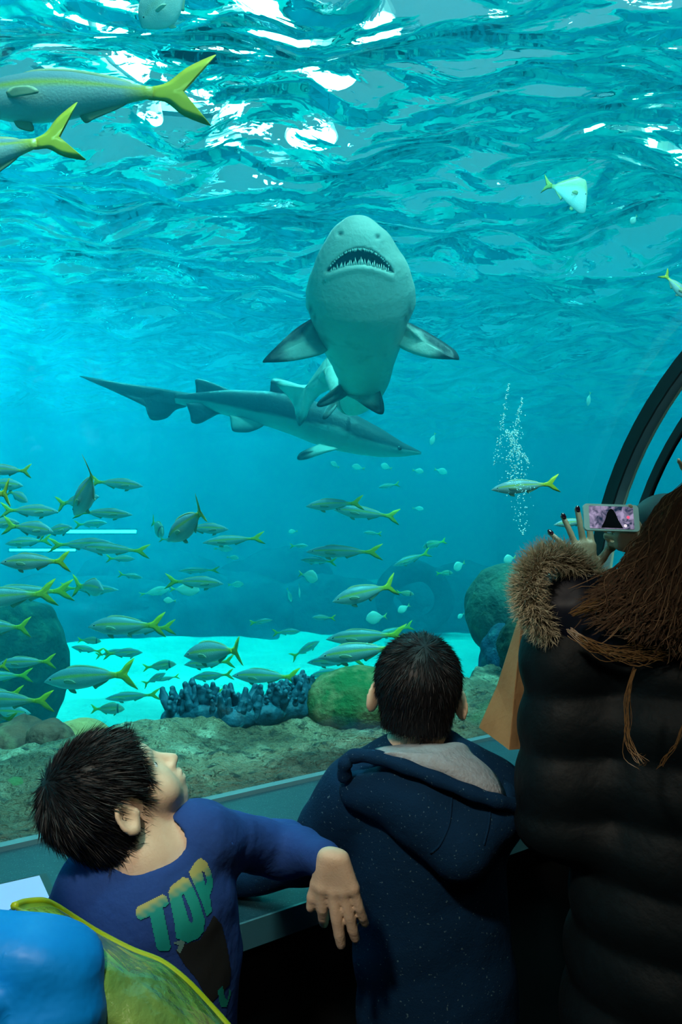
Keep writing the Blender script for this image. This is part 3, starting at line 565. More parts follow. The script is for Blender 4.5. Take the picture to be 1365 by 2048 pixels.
# kind, nose px, tail px, distance, yaw (tail further +), label, bend, height scale, roll
FL=[
('s',-90,206,425,180,2.55,-.15,'large silver snapper with yellow tail high at the upper left',0,.78,-.1),
('s',-230,372,162,262,2.35,-.1,'second large yellow-tailed snapper cut by the left edge, below the highest one',0,.9,-.15),
('p',282,52,400,-55,3.2,.1,'pale fish cut by the top edge of the picture',0,.9,.2),
('l',1178,392,1082,366,4.2,-.1,'white diamond-shaped fish with yellow tail near the surface at right',0,1.5,0),
('s',1378,600,1326,545,3.6,.1,'small white fish with yellow tail cut by the right edge, nose down',0,1,0),
('p',1262,448,1276,430,6,.3,'tiny white fish near the surface at the far right',0,1,0),
('p',1176,812,1182,782,6.5,.2,'small yellow-green fish swimming nose down above the arch rib',0,.8,0),
('s',983,980,1120,966,3.4,.1,'pale snapper with yellow tail alone at the right, left of the arch rib',0,.75,0),
('s',1108,1050,1192,1040,3.6,.1,'grey fish nosing out from behind the raised hand',0,.7,0),
('s',612,1013,728,1005,5.0,.2,'grey snapper overlapping another in mid tank, the left one of the two',0,.75,0),
('s',668,1020,800,1034,5.3,.15,'grey snapper overlapping another in mid tank, the right one of the two',0,.7,0),
('s',612,1104,766,1104,4.8,.1,'slim dark-backed snapper with bright green-yellow tail in mid tank',0,.62,0),
('s',665,1204,802,1168,4.1,.1,'plump pale snapper with raised yellow tail, mid tank above the taller boy',.25,.95,0),
('s',652,1279,815,1268,4.3,.1,'grey-green snapper behind the big one at the taller boy\'s head',0,.72,0),
('s',636,1316,812,1292,3.75,.05,'big yellow-grey snapper with clear round eye at the taller boy\'s head',0,.82,0),
('s',614,1326,730,1318,5.2,.1,'hazy grey snapper below the clear-eyed big one',0,.7,0),
('s',620,1353,700,1338,5.8,.1,'faint fish just above the green boulder',0,.8,0),
('s',748,1276,828,1250,6.0,.2,'hazy snapper with raised tail over the taller boy\'s hair',0,.7,0),
('p',732,1238,777,1232,5.5,.2,'round pale disc-shaped fish under the plump pale snapper',0,1.1,0),
('p',796,1224,822,1209,6,.1,'small round pale fish nose-down right of the disc-shaped one',0,1,0),
('g',829,1189,792,1184,5.5,.2,'small pale green fish facing right beside the plump snapper\'s tail',0,.9,0),
('s',624,1235,672,1236,6.2,.2,'small white fish facing left, level with the far sand edge',0,.8,0),
('s',530,1246,500,1247,7,.2,'tiny pale fish by the far sand edge left of centre',0,.7,0),
('s',602,1263,545,1266,6.6,.2,'pale small fish over the far edge of the sand',0,.8,0),
('s',640,1282,582,1316,6,.3,'grey fish slanting nose-up over the sand',0,.8,0),
('s',787,1132,862,1104,6.6,.2,'hazy snapper slanting nose-down right of the slim dark-backed one',0,.7,0),
('g',846,1096,894,1080,7,-.4,'faint greenish fish with curved body in the right haze',.5,.9,0),
('p',908,1138,932,1124,6.5,.6,'glowing pale round fish left of the coral boulder',0,1.1,0),
('p',1008,1122,1034,1114,5.5,.6,'pale round fish just above the coral boulder',0,1.1,0),
('g',907,1146,872,1147,7,.2,'small hazy grunt beside the glowing round fish',0,.9,0),
('p',916,1236,930,1226,7,.4,'tiny round pale fish over the far sand at right',0,1,0),
('p',862,890,872,864,7.5,.2,'tiny pale fish swimming upright beside the side-on shark\'s nose',0,.8,0),
('p',662,924,680,936,8.5,.3,'leftmost of a row of tiny hazy fish under the side-on shark',0,.9,0),
('p',704,932,732,938,8.8,.3,'second from left in the row of tiny hazy fish',0,.8,0),
('p',762,930,786,938,8.7,.3,'middle one in the row of tiny hazy fish',0,1,0),
('p',848,944,824,940,8.4,.3,'fourth from left in the row of tiny hazy fish',0,.9,0),
('p',895,946,868,938,8.5,.3,'rightmost of the row of tiny hazy fish',0,.9,0),
('s',757,975,800,968,8.6,.2,'faint fish above the right one of the two overlapping snappers',0,.8,0),
('p',848,1018,824,1016,8.6,.3,'faint small fish alone right of the two overlapping snappers',0,.7,0),
('p',577,1064,597,1062,8,.3,'tiny bright fish left of the slim dark-backed snapper',0,.9,0),
('s',618,1092,580,1092,8,.2,'small hazy fish touching the nose of the slim dark-backed snapper',0,.8,0),
('s',727,1065,764,1068,8.2,.2,'faint fish above the slim dark-backed snapper\'s tail',0,.8,0),
('s',602,1120,674,1124,6.8,.2,'long hazy fish under the slim dark-backed snapper',0,.7,0),
('p',636,1158,600,1146,5.6,.9,'round pale-bodied fish with yellow tail on its left, in mid tank',.3,1,0),
('p',600,1196,598,1166,6.4,.5,'white fish hanging upright left of the plump pale snapper',0,.8,0),
('p',584,1204,574,1174,6.8,.4,'thinner faint fish beside the upright white one',0,.7,0),
# left school
('s',-30,940,63,942,3.6,.1,'greenish snapper highest on the left edge',0,.95,0),
('s',148,1030,212,930,3.3,-.75,'dark snapper swimming away with its raised tail to the right, upper left school',-.3,1.25,.1),
('s',287,973,178,962,4.6,.1,'grey snapper facing right behind the raised dark tail',0,.72,0),
('s',199,993,112,1010,4.7,.3,'dusky snapper peeping out beneath the raised dark tail',0,1,0),
('s',266,1030,146,1024,4.8,.1,'slim grey snapper facing right with pale green tail',0,.62,0),
('s',118,1024,0,1020,4.2,.1,'grey-green snapper facing right by the left edge',0,.75,0),
('s',107,1064,14,1050,3.9,.25,'dark plump snapper facing right under the grey-green one',.3,1.05,0),
('s',146,1055,78,1068,4.9,.2,'grey snapper facing right above the white light streaks',0,1.05,0),
('s',230,1088,96,1090,5.0,.1,'hazy snapper facing right between the two white light streaks',0,.62,0),
('s',160,1095,300,1103,4.8,.1,'hazy snapper facing left with green tail below the streaks',0,.62,0),
('s',271,1118,212,1117,6,.1,'small hazy fish facing right below the streaks',0,.8,0),
('s',0,1126,141,1122,3.1,.15,'dark snapper with olive tail at the left edge',0,.95,0),
('s',10,1088,104,1080,5.5,.1,'faint grey fish behind the dark olive-tailed snapper',0,.8,0),
('s',336,1082,430,1010,3.4,-.7,'dark snapper swimming away, tail spread beneath the side-on shark',-.3,1.15,.1),
('s',458,1059,360,1056,4.8,.1,'hazy snapper facing right behind the spread tail',0,.8,0),
('s',405,1086,530,1075,5.0,.1,'slim pale snapper facing left with bright little tail',0,.6,0),
('g',326,1072,304,1040,5.2,1.4,'small fish swimming away with upright forked tail',0,1.3,0),
('p',466,1098,426,1097,7,.1,'small dark oval fish in the centre-left haze',0,.6,0),
('p',478,1116,452,1114,7.4,.1,'tiny white fish under the small dark oval one',0,.7,0),
('s',362,1082,318,1078,7,.1,'faint fish between the two swimming-away dark snappers',0,.8,0),
('s',215,1046,148,1050,7,.1,'faint hazy fish just above the upper white streak',0,.8,0),
('s',47,972,-40,966,4.4,.1,'dusky snapper facing right under the highest left-edge fish',0,.95,0),
('s',56,1004,14,980,4.6,.5,'dusky round-nosed snapper facing down right near the left edge',0,1.2,0),
('s',-52,995,20,985,2.6,-.6,'orange-brown snapper with upright yellow tail at the left edge',0,1.6,0),
('s',40,1046,-40,1050,4.3,.1,'shadowy snapper cut by the left edge below the yellow upright tail',0,1,0),
('s',-80,1206,114,1184,3.5,.1,'big green-grey snapper cut by the left edge above the dark rock',0,.85,0),
('s',-40,1192,148,1180,4.1,.1,'snapper whose pointed tail shows behind the big cut-off one',0,.7,0),
('s',207,1180,158,1170,4.3,1.5,'snapper swimming away with upright tail above the dark rock',.2,1.3,0),
('s',238,1180,120,1176,5.6,.2,'pale-finned fish behind the upright-tailed snapper',0,.5,0),
('s',-66,1256,62,1254,3.8,.15,'pale snapper with green tail against the dark left rock',0,1,0),
('s',176,1254,332,1250,3.9,.05,'crisp dark-striped snapper facing left with forked green tail',.1,.95,0),
('s',220,1262,352,1254,4.4,.1,'snapper hidden behind the dark-striped one, tail only showing',0,.7,0),
('g',203,1283,154,1280,5,.1,'small striped fish facing right above the sand edge at left',0,.85,0),
('s',142,1294,208,1304,5.6,.1,'faint fish behind the small striped one over the sand edge',0,.8,0),
('s',286,1305,206,1308,5.2,.1,'grey snapper facing right over the bright sand',0,.85,0),
('s',-4,1328,112,1322,3.7,.1,'green-yellow striped snapper against the dark left rock',0,.8,0),
('s',-52,1345,17,1330,3.2,-.2,'tail of a green fish at the left edge beside the striped one',0,1,0),
('s',-60,1356,66,1350,4.4,.1,'shadowy green fish under the striped one at left',0,.7,0),
('s',88,1364,280,1345,3.7,-.2,'big grey-green snapper facing left over the sand at lower left',-.1,.85,0),
('g',353,1328,284,1336,4.6,.1,'small grunt with dark bar facing right over the sand',0,.8,0),
('s',332,1346,286,1370,5.4,.2,'grey fish slanting nose-up beneath the small barred grunt',0,.9,0),
('s',368,1312,502,1296,3.7,-.25,'plump snapper with tall curved tail above the finger coral',-.35,1.15,0),
('s',368,1330,470,1322,5.0,.1,'hazy fish under the plump tall-tailed snapper',0,.8,0),
('s',464,1352,604,1354,4.2,-.1,'pale snapper with green tail just above the finger coral',-.1,.8,0),
('s',384,1356,468,1348,5.2,.1,'faint grey fish left of the pale snapper above the coral',0,.8,0),
('s',210,1398,322,1388,4.8,.1,'shadowy slim snapper low over the sand',0,.65,0),
('g',250,1418,180,1418,4.0,.1,'yellow-tailed grunt with a dark bar above the orange rock',0,.95,0),
('g',382,1382,448,1384,3.7,.1,'yellow-green fish half hidden behind the finger coral',0,.8,0),
('s',-60,1388,48,1386,3.6,-.1,'snapper tail crossing another at the lower left edge',0,.8,0),
('s',-60,1400,108,1402,3.3,-.25,'snapper with broad bright green tail at the lower left edge',0,.65,0),
('s',62,1427,-50,1420,3.9,.1,'pale snapper facing right at the lower left edge',0,.9,0),
('s',-60,1428,34,1440,3.3,-.1,'green tail lowest on the left edge above the rocks',0,.9,0),
('s',448,1168,330,1162,5.0,.1,'pale snapper facing right in the centre-left haze',0,.75,0),
('p',400,1180,336,1178,5.4,.2,'pale fish overlapping the right-facing one in the centre-left haze',0,.75,0),
('p',327,1200,354,1202,5.6,.4,'small round pale fish below the centre-left pair',0,.9,0),
('s',286,1156,236,1148,6.8,.1,'faint pale fish left of the centre-left pair',0,.8,0),
('s',356,1142,440,1140,7,.1,'slim faint fish above the centre-left pair',0,.5,0),
('p',488,1168,454,1170,7.4,.1,'tiny faint fish right of the centre-left pair',0,.7,0),
('p',340,1178,276,1190,6.4,.1,'faint small fish in the haze left of the round pale one',0,.5,0),
('s',546,1240,500,1246,6.4,.1,'small pale fish with pointed tail over the far sand edge',0,.7,0),
('s',310,1362,360,1352,5.8,.1,'faint grey fish low over the sand left of the coral',0,.7,0),
('s',250,1300,190,1312,6.4,.1,'faint fish over the far sand on the left',0,.7,0),
]
for k in FL: fish(*k[:8],bend=k[8],hs=k[9],roll=k[10],tiny=abs(k[1]-k[3])+abs(k[2]-k[4])<70)
litwin('long bright lit window slit behind the left school, the upper one',130,272,1060,1066,12.5)
litwin('lower bright lit window slit at the far left behind the school',20,150,1098,1102,12)

# tiny white beads added to imitate lamp glare on the acrylic
M_glare=mat('glare_white',(.9,.95,.95),.15,.9)
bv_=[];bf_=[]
def glare_bead(p,r):
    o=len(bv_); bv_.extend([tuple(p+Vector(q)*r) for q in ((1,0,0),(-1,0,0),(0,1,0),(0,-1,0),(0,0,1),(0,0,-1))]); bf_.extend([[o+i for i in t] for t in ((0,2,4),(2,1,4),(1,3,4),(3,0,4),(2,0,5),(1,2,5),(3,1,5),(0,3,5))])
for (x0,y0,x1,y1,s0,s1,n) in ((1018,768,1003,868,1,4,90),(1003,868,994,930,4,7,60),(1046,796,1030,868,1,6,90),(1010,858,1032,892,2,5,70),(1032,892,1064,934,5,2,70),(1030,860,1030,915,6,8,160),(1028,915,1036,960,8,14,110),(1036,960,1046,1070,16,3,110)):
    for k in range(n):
        t=random.random(); glare_bead(at(x0+(x1-x0)*t+random.gauss(0,s0+(s1-s0)*t),y0+(y1-y0)*t,random.uniform(3.1,3.35)),random.uniform(.0012,.0042))
tag(mesh('glare_beads',bv_,bf_,M_glare),'wispy white lamp glare imitated by tiny beads beside the lone snapper at right','bubbles',kind='stuff')
# ---------------------------------------------------------------- people
M_skin=mat('skin',(.74,.54,.38),.5,.4,noise=[(30,3,(.68,.46,.31),.45,.75)],bump=[(300,2,.0004)]); M_skin2=mat('adult_skin',(.50,.27,.17),.5,.4,bump=[(200,2,.0005)])
M_hair=mat('black_hair',(.005,.005,.007),.55,.35); M_brown=mat('brown_hair',(.12,.072,.045),.5,.45); M_gold=mat('golden_hair',(.20,.11,.04),.45,.5)
M_navy=mat('navy_jersey',(.018,.06,.24),.85,.2,bump=[(60,3,.002)])
M_hood=mat('navy_fleece',(.003,.024,.065),.9,.12,noise=[(220,1,(.08,.16,.2),.70,.76)],bump=[(350,2,.0008),(25,3,.004)])
M_grey=mat('grey_lining',(.36,.40,.44),.95,.1,noise=[(80,4,(.32,.34,.36),.4,.7)],bump=[(45,4,.004),(180,2,.0012)])
M_pant=mat('dark_trousers',(.006,.007,.010),.9,.1); M_shoe=mat('black_shoes',(.008,.008,.009),.5)
M_puff=mat('black_puffer',(.002,.005,.007),.6,.2,bump=[(30,4,.003)]); M_blue=mat('bright_blue_nylon',(.0,.25,.78),.5,.3,bump=[(8,1,.03),(40,2,.002)])
M_lens=mat('eye_dark',(.02,.012,.01),.1,.8); M_white=mat('eye_white',(.75,.73,.7),.3); M_lip=mat('lip',(.5,.2,.16),.5); M_nail=mat('dark_nail_polish',(.03,.003,.012),.15,.7)
def loc(P,c,Mr): return (P-A3(tuple(c)))@A3(Mr)
def head_sdf(P,c,Mr,s=1.0,child=True):
    q=loc(P,c,Mr)/s
    d=ell(q,(0,-.010,.018),(.070,.088,.076))
    d=smin(d,ell(q,(0,.030,-.040),(.054,.056,.066)),.035)
    d=smin(d,ell(q,(0,.062,-.088),(.024,.022,.018)),.03)
    for x in(-1,1): d=smin(d,ell(q,(x*.034,.055,-.052),(.027,.024,.028)),.022)
    d=smin(d,ell(q,(0,.070,.010),(.045,.014,.014)),.02)
    for x in(-1,1): d=smax(d,-ell(q,(x*.030,.098,-.012),(.017,.016,.012)),.014)
    n=smin(cap(q,(0,.084,-.010),(0,.101,-.040),.0065,.0098),cap(q,(-.011,.092,-.043),(.011,.092,-.043),.0068),.008); d=smin(d,n,.010)
    d=smin(d,ell(q,(0,.084,-.066),(.022,.012,.016)),.012)
    d=smin(d,ell(q,(0,.093,-.0625),(.019,.0065,.0048)),.003); d=smin(d,ell(q,(0,.091,-.0735),(.016,.0065,.0055)),.003)
    d=smax(d,-ell(q,(0,.100,-.0680),(.02,.010,.0014)),.002)
    for x in(-1,1):
        Me=np.array(Matrix.Rotation(x*.62,3,'Z')@Matrix.Rotation(-.25,3,'X'))
        e=ell(q,(x*.081,-.010,-.020),(.0075,.020,.031),Me); e=smax(e,-ell(q,(x*.0885,-.008,-.017),(.009,.0125,.020),Me),.004)
        e=smin(e,ell(q,(x*.074,.004,-.026),(.006,.006,.008)),.006); d=smin(d,e,.007)
    d=smin(d,cap(q,(0,-.018,-.06),(0,-.022,-.14),.046,.047),.025)
    return d*s
def hair_sdf(P,c,Mr,s=1.0,th=.010,nape=-.085,front=.052):
    q=loc(P,c,Mr)/s
    d=ell(q,(0,-.012,.020),(.071+th,.089+th,.077+th)); d=smin(d,ell(q,(0,-.045,-.045),(.052+th,.042+th,.05)),.03)
    d=smax(d,-ell(q,(0,.105,-.055),(.085,.075,.11)),.008)              # face opening
    d=smax(d,-(q[:,2]-nape),.006)
    for x in(-1,1): d=smax(d,-ell(q,(x*.085,.002,-.040),(.032,.031,.050)),.006)
    pass
    return d*s
def strands(pts,dirs,ln,w,m,parent,name='hair_strands',seg=4,curl=0,drop=0,loc_=None):
    v=[];f=[];n=len(pts); L_=ln if hasattr(ln,'__len__') else [ln]*n
    for i in range(n):
        p=np.array(pts[i]); d=np.array(dirs[i],float); d/=np.linalg.norm(d)+1e-9; s=np.cross(d,RNG.normal(size=3)); s/=np.linalg.norm(s)+1e-9
        b=len(v); ph=random.uniform(0,6); c2=np.cross(d,s)
        for k in range(seg+1):
            t=k/seg; q=p+d*L_[i]*t+np.array([0,0,-drop*t*t])+curl*(s*math.sin(t*5+ph)+c2*math.cos(t*5+ph))*t
            ww=w*(1-t)**.7*.5
            v.append(q+s*ww); v.append(q-s*ww)
        for k in range(seg): f.append([b+2*k,b+2*k+1,b+2*k+3,b+2*k+2])
    return tag(mesh(name,v,f,m,parent),kind='stuff')
def hair_part(fn,lo,hi,h,c,Mr,parent,n,seed,s,ln,w=.0014):
    v,f=nets(fn,lo,hi,h,1.6); mesh('hair',v,f,M_hair,parent); r=np.random.default_rng(seed); nn=np.zeros_like(v)
    a=np.cross(v[f[:,2]]-v[f[:,0]],v[f[:,3]]-v[f[:,1]])
    for k in range(4): np.add.at(nn,f[:,k],a)
    nn/=np.linalg.norm(nn,axis=1)[:,None]+1e-12; c=np.array(tuple(c)); Mr=np.array(Mr); q=(v-c)@Mr/s; nl=nn@Mr
    ok=(nl*q).sum(1)>.02; id_=np.flatnonzero(ok); id_=id_[r.integers(0,len(id_),n)]; q=q[id_]; nl=nl[id_]
    t=q-np.array([.01,-.055,.10]); t-=nl*(t*nl).sum(1)[:,None]; t/=np.linalg.norm(t,axis=1)[:,None]+1e-6
    d=t+nl*r.uniform(.08,.34,(n,1))+r.normal(size=(n,3))*.13
    strands(v[id_]-nn[id_]*.0008,d@Mr.T,list(r.uniform(.6,1.2,n)*ln),w,M_hair,parent)
# hand: wrist w, columns of M = thumb side, finger direction, back of hand
def hand_prims(w,M,s,curl,spread,thumb=(.7,.7,-.15),tcurl=.2,pl=1,fl=1,fr=1):
    w=np.array(tuple(w)); M=np.array(M); T=lambda p: w+M@(np.array(p,float)*s); pr=[];tips=[]
    kx=(.029,.0095,-.010,-.028); ky=tuple(pl*q for q in (.088,.092,.087,.078)); ln=((.040,.025,.021),(.045,.028,.022),(.041,.026,.021),(.032,.020,.019)); rr=(.0088,.0090,.0085,.0076)
    palm=[(T((x*.55,.0,0)),T((x,y-.006,0)),.0135*s,.0115*s) for x,y in zip(kx,ky)]
    for i in range(4):
        p=np.array([kx[i],ky[i]-.004,0.]); a=0; az=spread[i]
        for j in range(3):
            a+=curl[i][j]; d=np.array([math.sin(az)*math.cos(a),math.cos(az)*math.cos(a),-math.sin(a)]); q=p+d*ln[i][j]*fl
            pr.append((T(p),T(q),fr*rr[i]*s*(1-.06*j),fr*rr[i]*s*(.94-.10*j))); p=q
        tips.append((T(p),M@d,M@np.array([0,math.sin(a),math.cos(a)])))
    p=np.array([.022,.018,-.006]); d=np.array(thumb,float); d/=np.linalg.norm(d); tl=(.044,.030,.025); tp=[]
    for j in range(3):
        q=p+d*tl[j]; tp.append((T(p),T(q),(.0135,.0105,.0098)[j]*s,(.0105,.0100,.0082)[j]*s)); p=q
        d=d+np.array([-.25*tcurl*2,.3*tcurl,-.3*tcurl]); d/=np.linalg.norm(d)
    return palm,pr,tp,tips
def hand_sdf(P,H,s=1):
    palm,pr,tp,_=H; d=None
    for a in palm: e=cap(P,*a); d=e if d is None else smin(d,e,.014*s)
    g=None
    for a in pr: e=cap(P,*a); g=e if g is None else np.minimum(g,e)
    d=smin(d,g,.007*s); t=None
    for a in tp: e=cap(P,*a); t=e if t is None else smin(t,e,.004)
    return smin(d,t,.009*s)
def legs(P,x,y,hip,w=.075,r=.055,dx=(0,0)):
    d=None
    for k,s in enumerate((-1,1)):
        e=smin(cap(P,(x+s*w*.8,y,hip),(x+s*w,y+.01,hip*.52),r*1.25,r),cap(P,(x+s*w,y+.01,hip*.52),(x+s*w,y,.06),r,r*.7),.02); d=e if d is None else np.minimum(d,e)
    return d
def lowmesh(name,fn,lo,hi,h,m,parent,safe=1.6,**k): return mesh(name,*nets(fn,lo,hi,h,safe),m,parent,**k)
def shoes(x,y,w,parent,fy=1):
    for s in(-1,1):
        def fn(P): return smax(smin(ell(P,(x+s*w,y+.045*fy,.035),(.042,.10,.035)),ell(P,(x+s*w,y-.02*fy,.055),(.038,.05,.05)),.02),.002-P[:,2],.004)
        lowmesh('shoe',fn,(x+s*w-.08,y-.14,-.01),(x+s*w+.08,y+.2,.14),.012,M_shoe,parent)
# ---- taller boy, seen from behind, grey-lined hood
YB=1.42; c2=at(836,1376,YB); cx=c2.x; R2=frame((.12,1,.10),(.06,0,1))
t2=thing('person',(cx,YB,0),'boy seen from behind in navy hoodie with grey lined hood, facing the tank','person')
S2=[at(712,1592,1.44),at(985,1600,1.40)]; elb=at(612,1715,1.50); wrs=at(470,1752,1.56)
elr=V(S2[1].x+.02,1.62,.86); wrr=V(S2[1].x-.04,1.78,.84)
H2=hand_prims(at(440,1760,1.57),frame((-1,.25,-.05),(0,0,1)),.75,[(.2,.3,.2)]*4,(.1,.03,-.04,-.1)); H2b=hand_prims(wrr,frame((-.1,1,-.1),(0,0,1)),.75,[(.2,.3,.2)]*4,(.1,.03,-.04,-.1))
def body2(P):
    d=head_sdf(P,c2,R2,1.0); d=smin(d,cap(P,(cx,YB-.02,c2.z-.13),(cx,YB,c2.z-.20),.045,.07),.03)
    d=smin(d,ecap(P,(cx+.015,YB,1.00),(cx+.03,YB,.62),.11,.10,(1.05,.72,1)),.04)
    for a,b,c,h in ((S2[0],elb,wrs,H2),(S2[1],elr,wrr,H2b)):
        d=smin(d,cap(P,(cx,YB,a.z),a,.04,.038),.03); d=smin(d,cap(P,a,b,.036,.03),.02); d=smin(d,cap(P,b,c,.029,.02),.015); d=smin(d,hand_sdf(P,h,.75),.012)
    return smin(d,legs(P,cx+.03,YB,.62),.03)
lowmesh('body',body2,(cx-.52,YB-.2,-.0),(cx+.35,1.98,1.42),.0042,M_skin,t2,1.5)
hair_part(lambda P: hair_sdf(P,c2,R2,1.0,.008,-.060),np.array(c2)-.15,np.array(c2)+.15,.0035,c2,R2,t2,12000,3,1.0,.020)
def hoodie2(P):
    w=.004*wob(P,22,8,2)+.006-.014*np.minimum(np.abs(wob(P*np.array([1,1,1.5],np.float32),11,18,2)),.8)
    d=ecap(P,(cx+.02,YB-.005,.99),(cx+.035,YB,.60),.142,.155,(1.0,.70,1))
    d=smin(d,cap(P,(S2[0].x,S2[0].y,S2[0].z-.005),(S2[1].x,S2[1].y,S2[1].z-.005),.066),.05)
    for a,b,c in ((S2[0],elb,wrs),(S2[1],elr,wrr)):
        d=smin(d,cap(P,a,b,.062,.052),.03); d=smin(d,cap(P,b,c,.052,.040),.025)
    d=smax(d,-cap(P,(cx,YB,1.06),(cx,YB,1.3),.05),.01)
    d=smax(d,.50-P[:,2],.01)
    return d+w
lowmesh('hoodie',hoodie2,(cx-.5,YB-.25,.48),(cx+.4,1.9,1.2),.0058,M_hood,t2)
# hanging hood: outer bag, rolled edge, pale lining
bagc=at(868,1612,1.30)
def bag(P):
    a=at(716,1580,1.36);b=at(1004,1648,1.31);c=at(925,1696,1.285);d_=at(862,1622,1.325)
    d=cap(P,a,d_,.034,.05); d=smin(d,cap(P,d_,b,.05,.030),.05); d=smin(d,cap(P,d_,c,.05,.038),.05); d=smin(d,cap(P,at(790,1570,1.33),c,.035,.032),.05); d=smin(d,cap(P,at(985,1620,1.305),c,.034,.034),.05)
    return d+.0045*wob(P,26,4,2)
bv,bf=nets(bag,(bagc.x-.25,1.15,.80),(bagc.x+.25,1.5,1.2),.0048,1.6); hd2=mesh('hood',bv,bf,M_hood,t2)
ed=smooth_path([at(690,1556,1.34),at(690,1530,1.325),(at(706,1513,1.325)),at(750,1514,1.31),at(810,1533,1.288),at(880,1560,1.27),at(950,1588,1.258),at(1000,1604,1.262),at(1032,1612,1.285)],60)
mesh('hood_edge',*tube(ed,[.0125+.001*math.sin(k*.9) for k in range(60)],12),M_hood,hd2)
lin=[at(722,1516,1.315),at(742,1504,1.35),at(770,1492,1.375),at(815,1487,1.385),at(880,1489,1.385),at(930,1490,1.375),at(948,1508,1.36),at(975,1530,1.345),at(998,1556,1.325),at(1012,1598,1.285),at(975,1598,1.268),at(930,1580,1.27),at(880,1560,1.28),at(820,1538,1.29),at(765,1520,1.305)]
v,f=pillow(lin,.016,9,bulge=.030,nrm=(0,-.75,.66),dens=70); v=np.array(v); v[:,2]+=.004*wob(v.astype(np.float32),50,6,2); v[:,1]+=.004*wob(v.astype(np.float32),45,9,2); tag(mesh('hood_lining',v,f,M_grey,hd2),'pale grey fleece lining')
mesh('hood_flap',*pillow([at(1008,1556,1.34),at(1022,1570,1.33),at(1036,1600,1.32),at(1034,1616,1.31),at(1012,1604,1.29)],.010,4,dens=24),M_hood,hd2)
for pts in ([at(905,1572,1.262),at(903,1610,1.238),at(898,1650,1.235),at(880,1690,1.245),at(862,1706,1.26)],[at(982,1612,1.262),at(978,1650,1.25),at(968,1690,1.25)]):
    q=smooth_path(pts,24); h=[]
    sbag=BVHTree.FromPolygons([tuple(x) for x in bv],bf.tolist())
    for p in q:
        dd=(Vector(p)-V(0,0,1.5)).normalized(); hh=sbag.ray_cast(V(0,0,1.5),dd)[0]
        if hh is not None: h.append(hh)
    mesh('hood_seam',*tube(h,.0022,6),M_hood,hd2)
lowmesh('trousers',lambda P: smax(legs(P,cx+.03,YB,.62,r=.066),np.maximum(P[:,2]-.60,.05-P[:,2]),.01),(cx-.2,YB-.15,.0),(cx+.2,YB+.15,.66),.012,M_pant,t2)
shoes(cx+.03,YB,.075,t2)
# ---- smaller boy, face turned up, arm out
YA=1.12; c1=at(226,1584,1.12); s1=.89; yw=math.radians(31); pt=math.radians(43); f1=(math.cos(yw)*math.cos(pt),math.sin(yw)*math.cos(pt),math.sin(pt)); R1=frame(f1,(0,0,1))
R1=(np.array(Matrix.Rotation(math.radians(-4),3,Vector(f1)))@R1)
nk=at(292,1712,1.115); tx=nk.x
t1=thing('person',(tx,YA+.02,0),'boy in navy long-sleeved T-shirt looking up with one arm held out','person')
sh=at(392,1672,1.15); el=at(560,1692,1.30); wr=at(662,1722,1.19); shr=at(190,1778,1.14); elq=at(95,1880,1.20); wq=at(40,1850,1.36)
HM=np.array([[-1,0,0],[0,.10,-.995],[0,-.995,-.10]]).T
HM=np.array([(-.985,.10,.12),(.13,.06,-.99),(-.05,-.99,-.07)]).T
H1=hand_prims(at(668,1716,1.175),HM,.87,[(.18,.25,.2),(.02,.12,.10),(.06,.15,.12),(.14,.2,.15)],(.12,.0,-.08,-.15),thumb=(.42,.90,-.05),tcurl=.12,pl=.70,fl=1.14,fr=1.36)
H1q=hand_prims(wq,frame((-.4,1,-.2),(0,0,1)),.74,[(.3,.3,.2)]*4,(.1,.03,-.04,-.1))
TB=[(tx+.012,YA+.02,nk.z-.09),(tx+.025,YA+.03,.60)]
def body1(P):
    d=head_sdf(P,c1,R1,s1)
    q=loc(P,c1,R1)
    n0=Vector(c1)+Vector(R1@np.array([0,-.012,-.075])); d=smin(d,cap(P,n0,(nk.x-.004,nk.y+.012,nk.z-.005),.047,.050),.022); d=smin(d,cap(P,(nk.x,nk.y+.01,nk.z-.005),TB[0],.05,.07),.03)
    d=smin(d,ecap(P,TB[0],TB[1],.105,.10,(1,.72,1)),.04)
    for a,b,c,h in ((sh,el,wr,H1),(shr,elq,wq,H1q)):
        d=smin(d,cap(P,TB[0],a,.045,.036),.03); d=smin(d,cap(P,a,b,.033,.028),.02); d=smin(d,cap(P,b,c,.027,.0205),.015); d=smin(d,hand_sdf(P,h,.84),.012)
    return smin(d,legs(P,tx+.02,YA+.03,.58),.03)
lowmesh('body',body1,(tx-.42,YA-.2,0),(tx+.40,1.56,1.30),.0037,M_skin,t1,1.5)
hair_part(lambda P: hair_sdf(P,c1,R1,s1,.011,-.066),np.array(c1)-.16,np.array(c1)+.16,.0035,c1,R1,t1,11000,4,s1,.028)
fr=[];fd=[]
for k in range(420):
    x=random.uniform(-.072,.060); q=np.array([x,.066-abs(x)*.35+random.uniform(-.012,.006),.072-abs(x)*.35+random.uniform(-.01,.01)]); fr.append(np.array(c1)+R1@(q*s1)); fd.append(R1@np.array([x*1.5+random.gauss(0,.15),.55,-.9]))
strands(fr,fd,.032,.0018,M_hair,t1,'fringe',seg=4)
for s in(-1,1):
    p=np.array(c1)+R1@(np.array([s*.029,.066,-.012])*s1); mesh('eye',*nets(lambda P: ell(P,p,(.0105,)*3),p-.02,p+.02,.0025),M_white,t1)
    p2=np.array(c1)+R1@(np.array([s*.029,.0725,-.012])*s1); mesh('pupil',*nets(lambda P: ell(P,p2,(.0055,)*3),p2-.01,p2+.01,.0015),M_lens,t1)
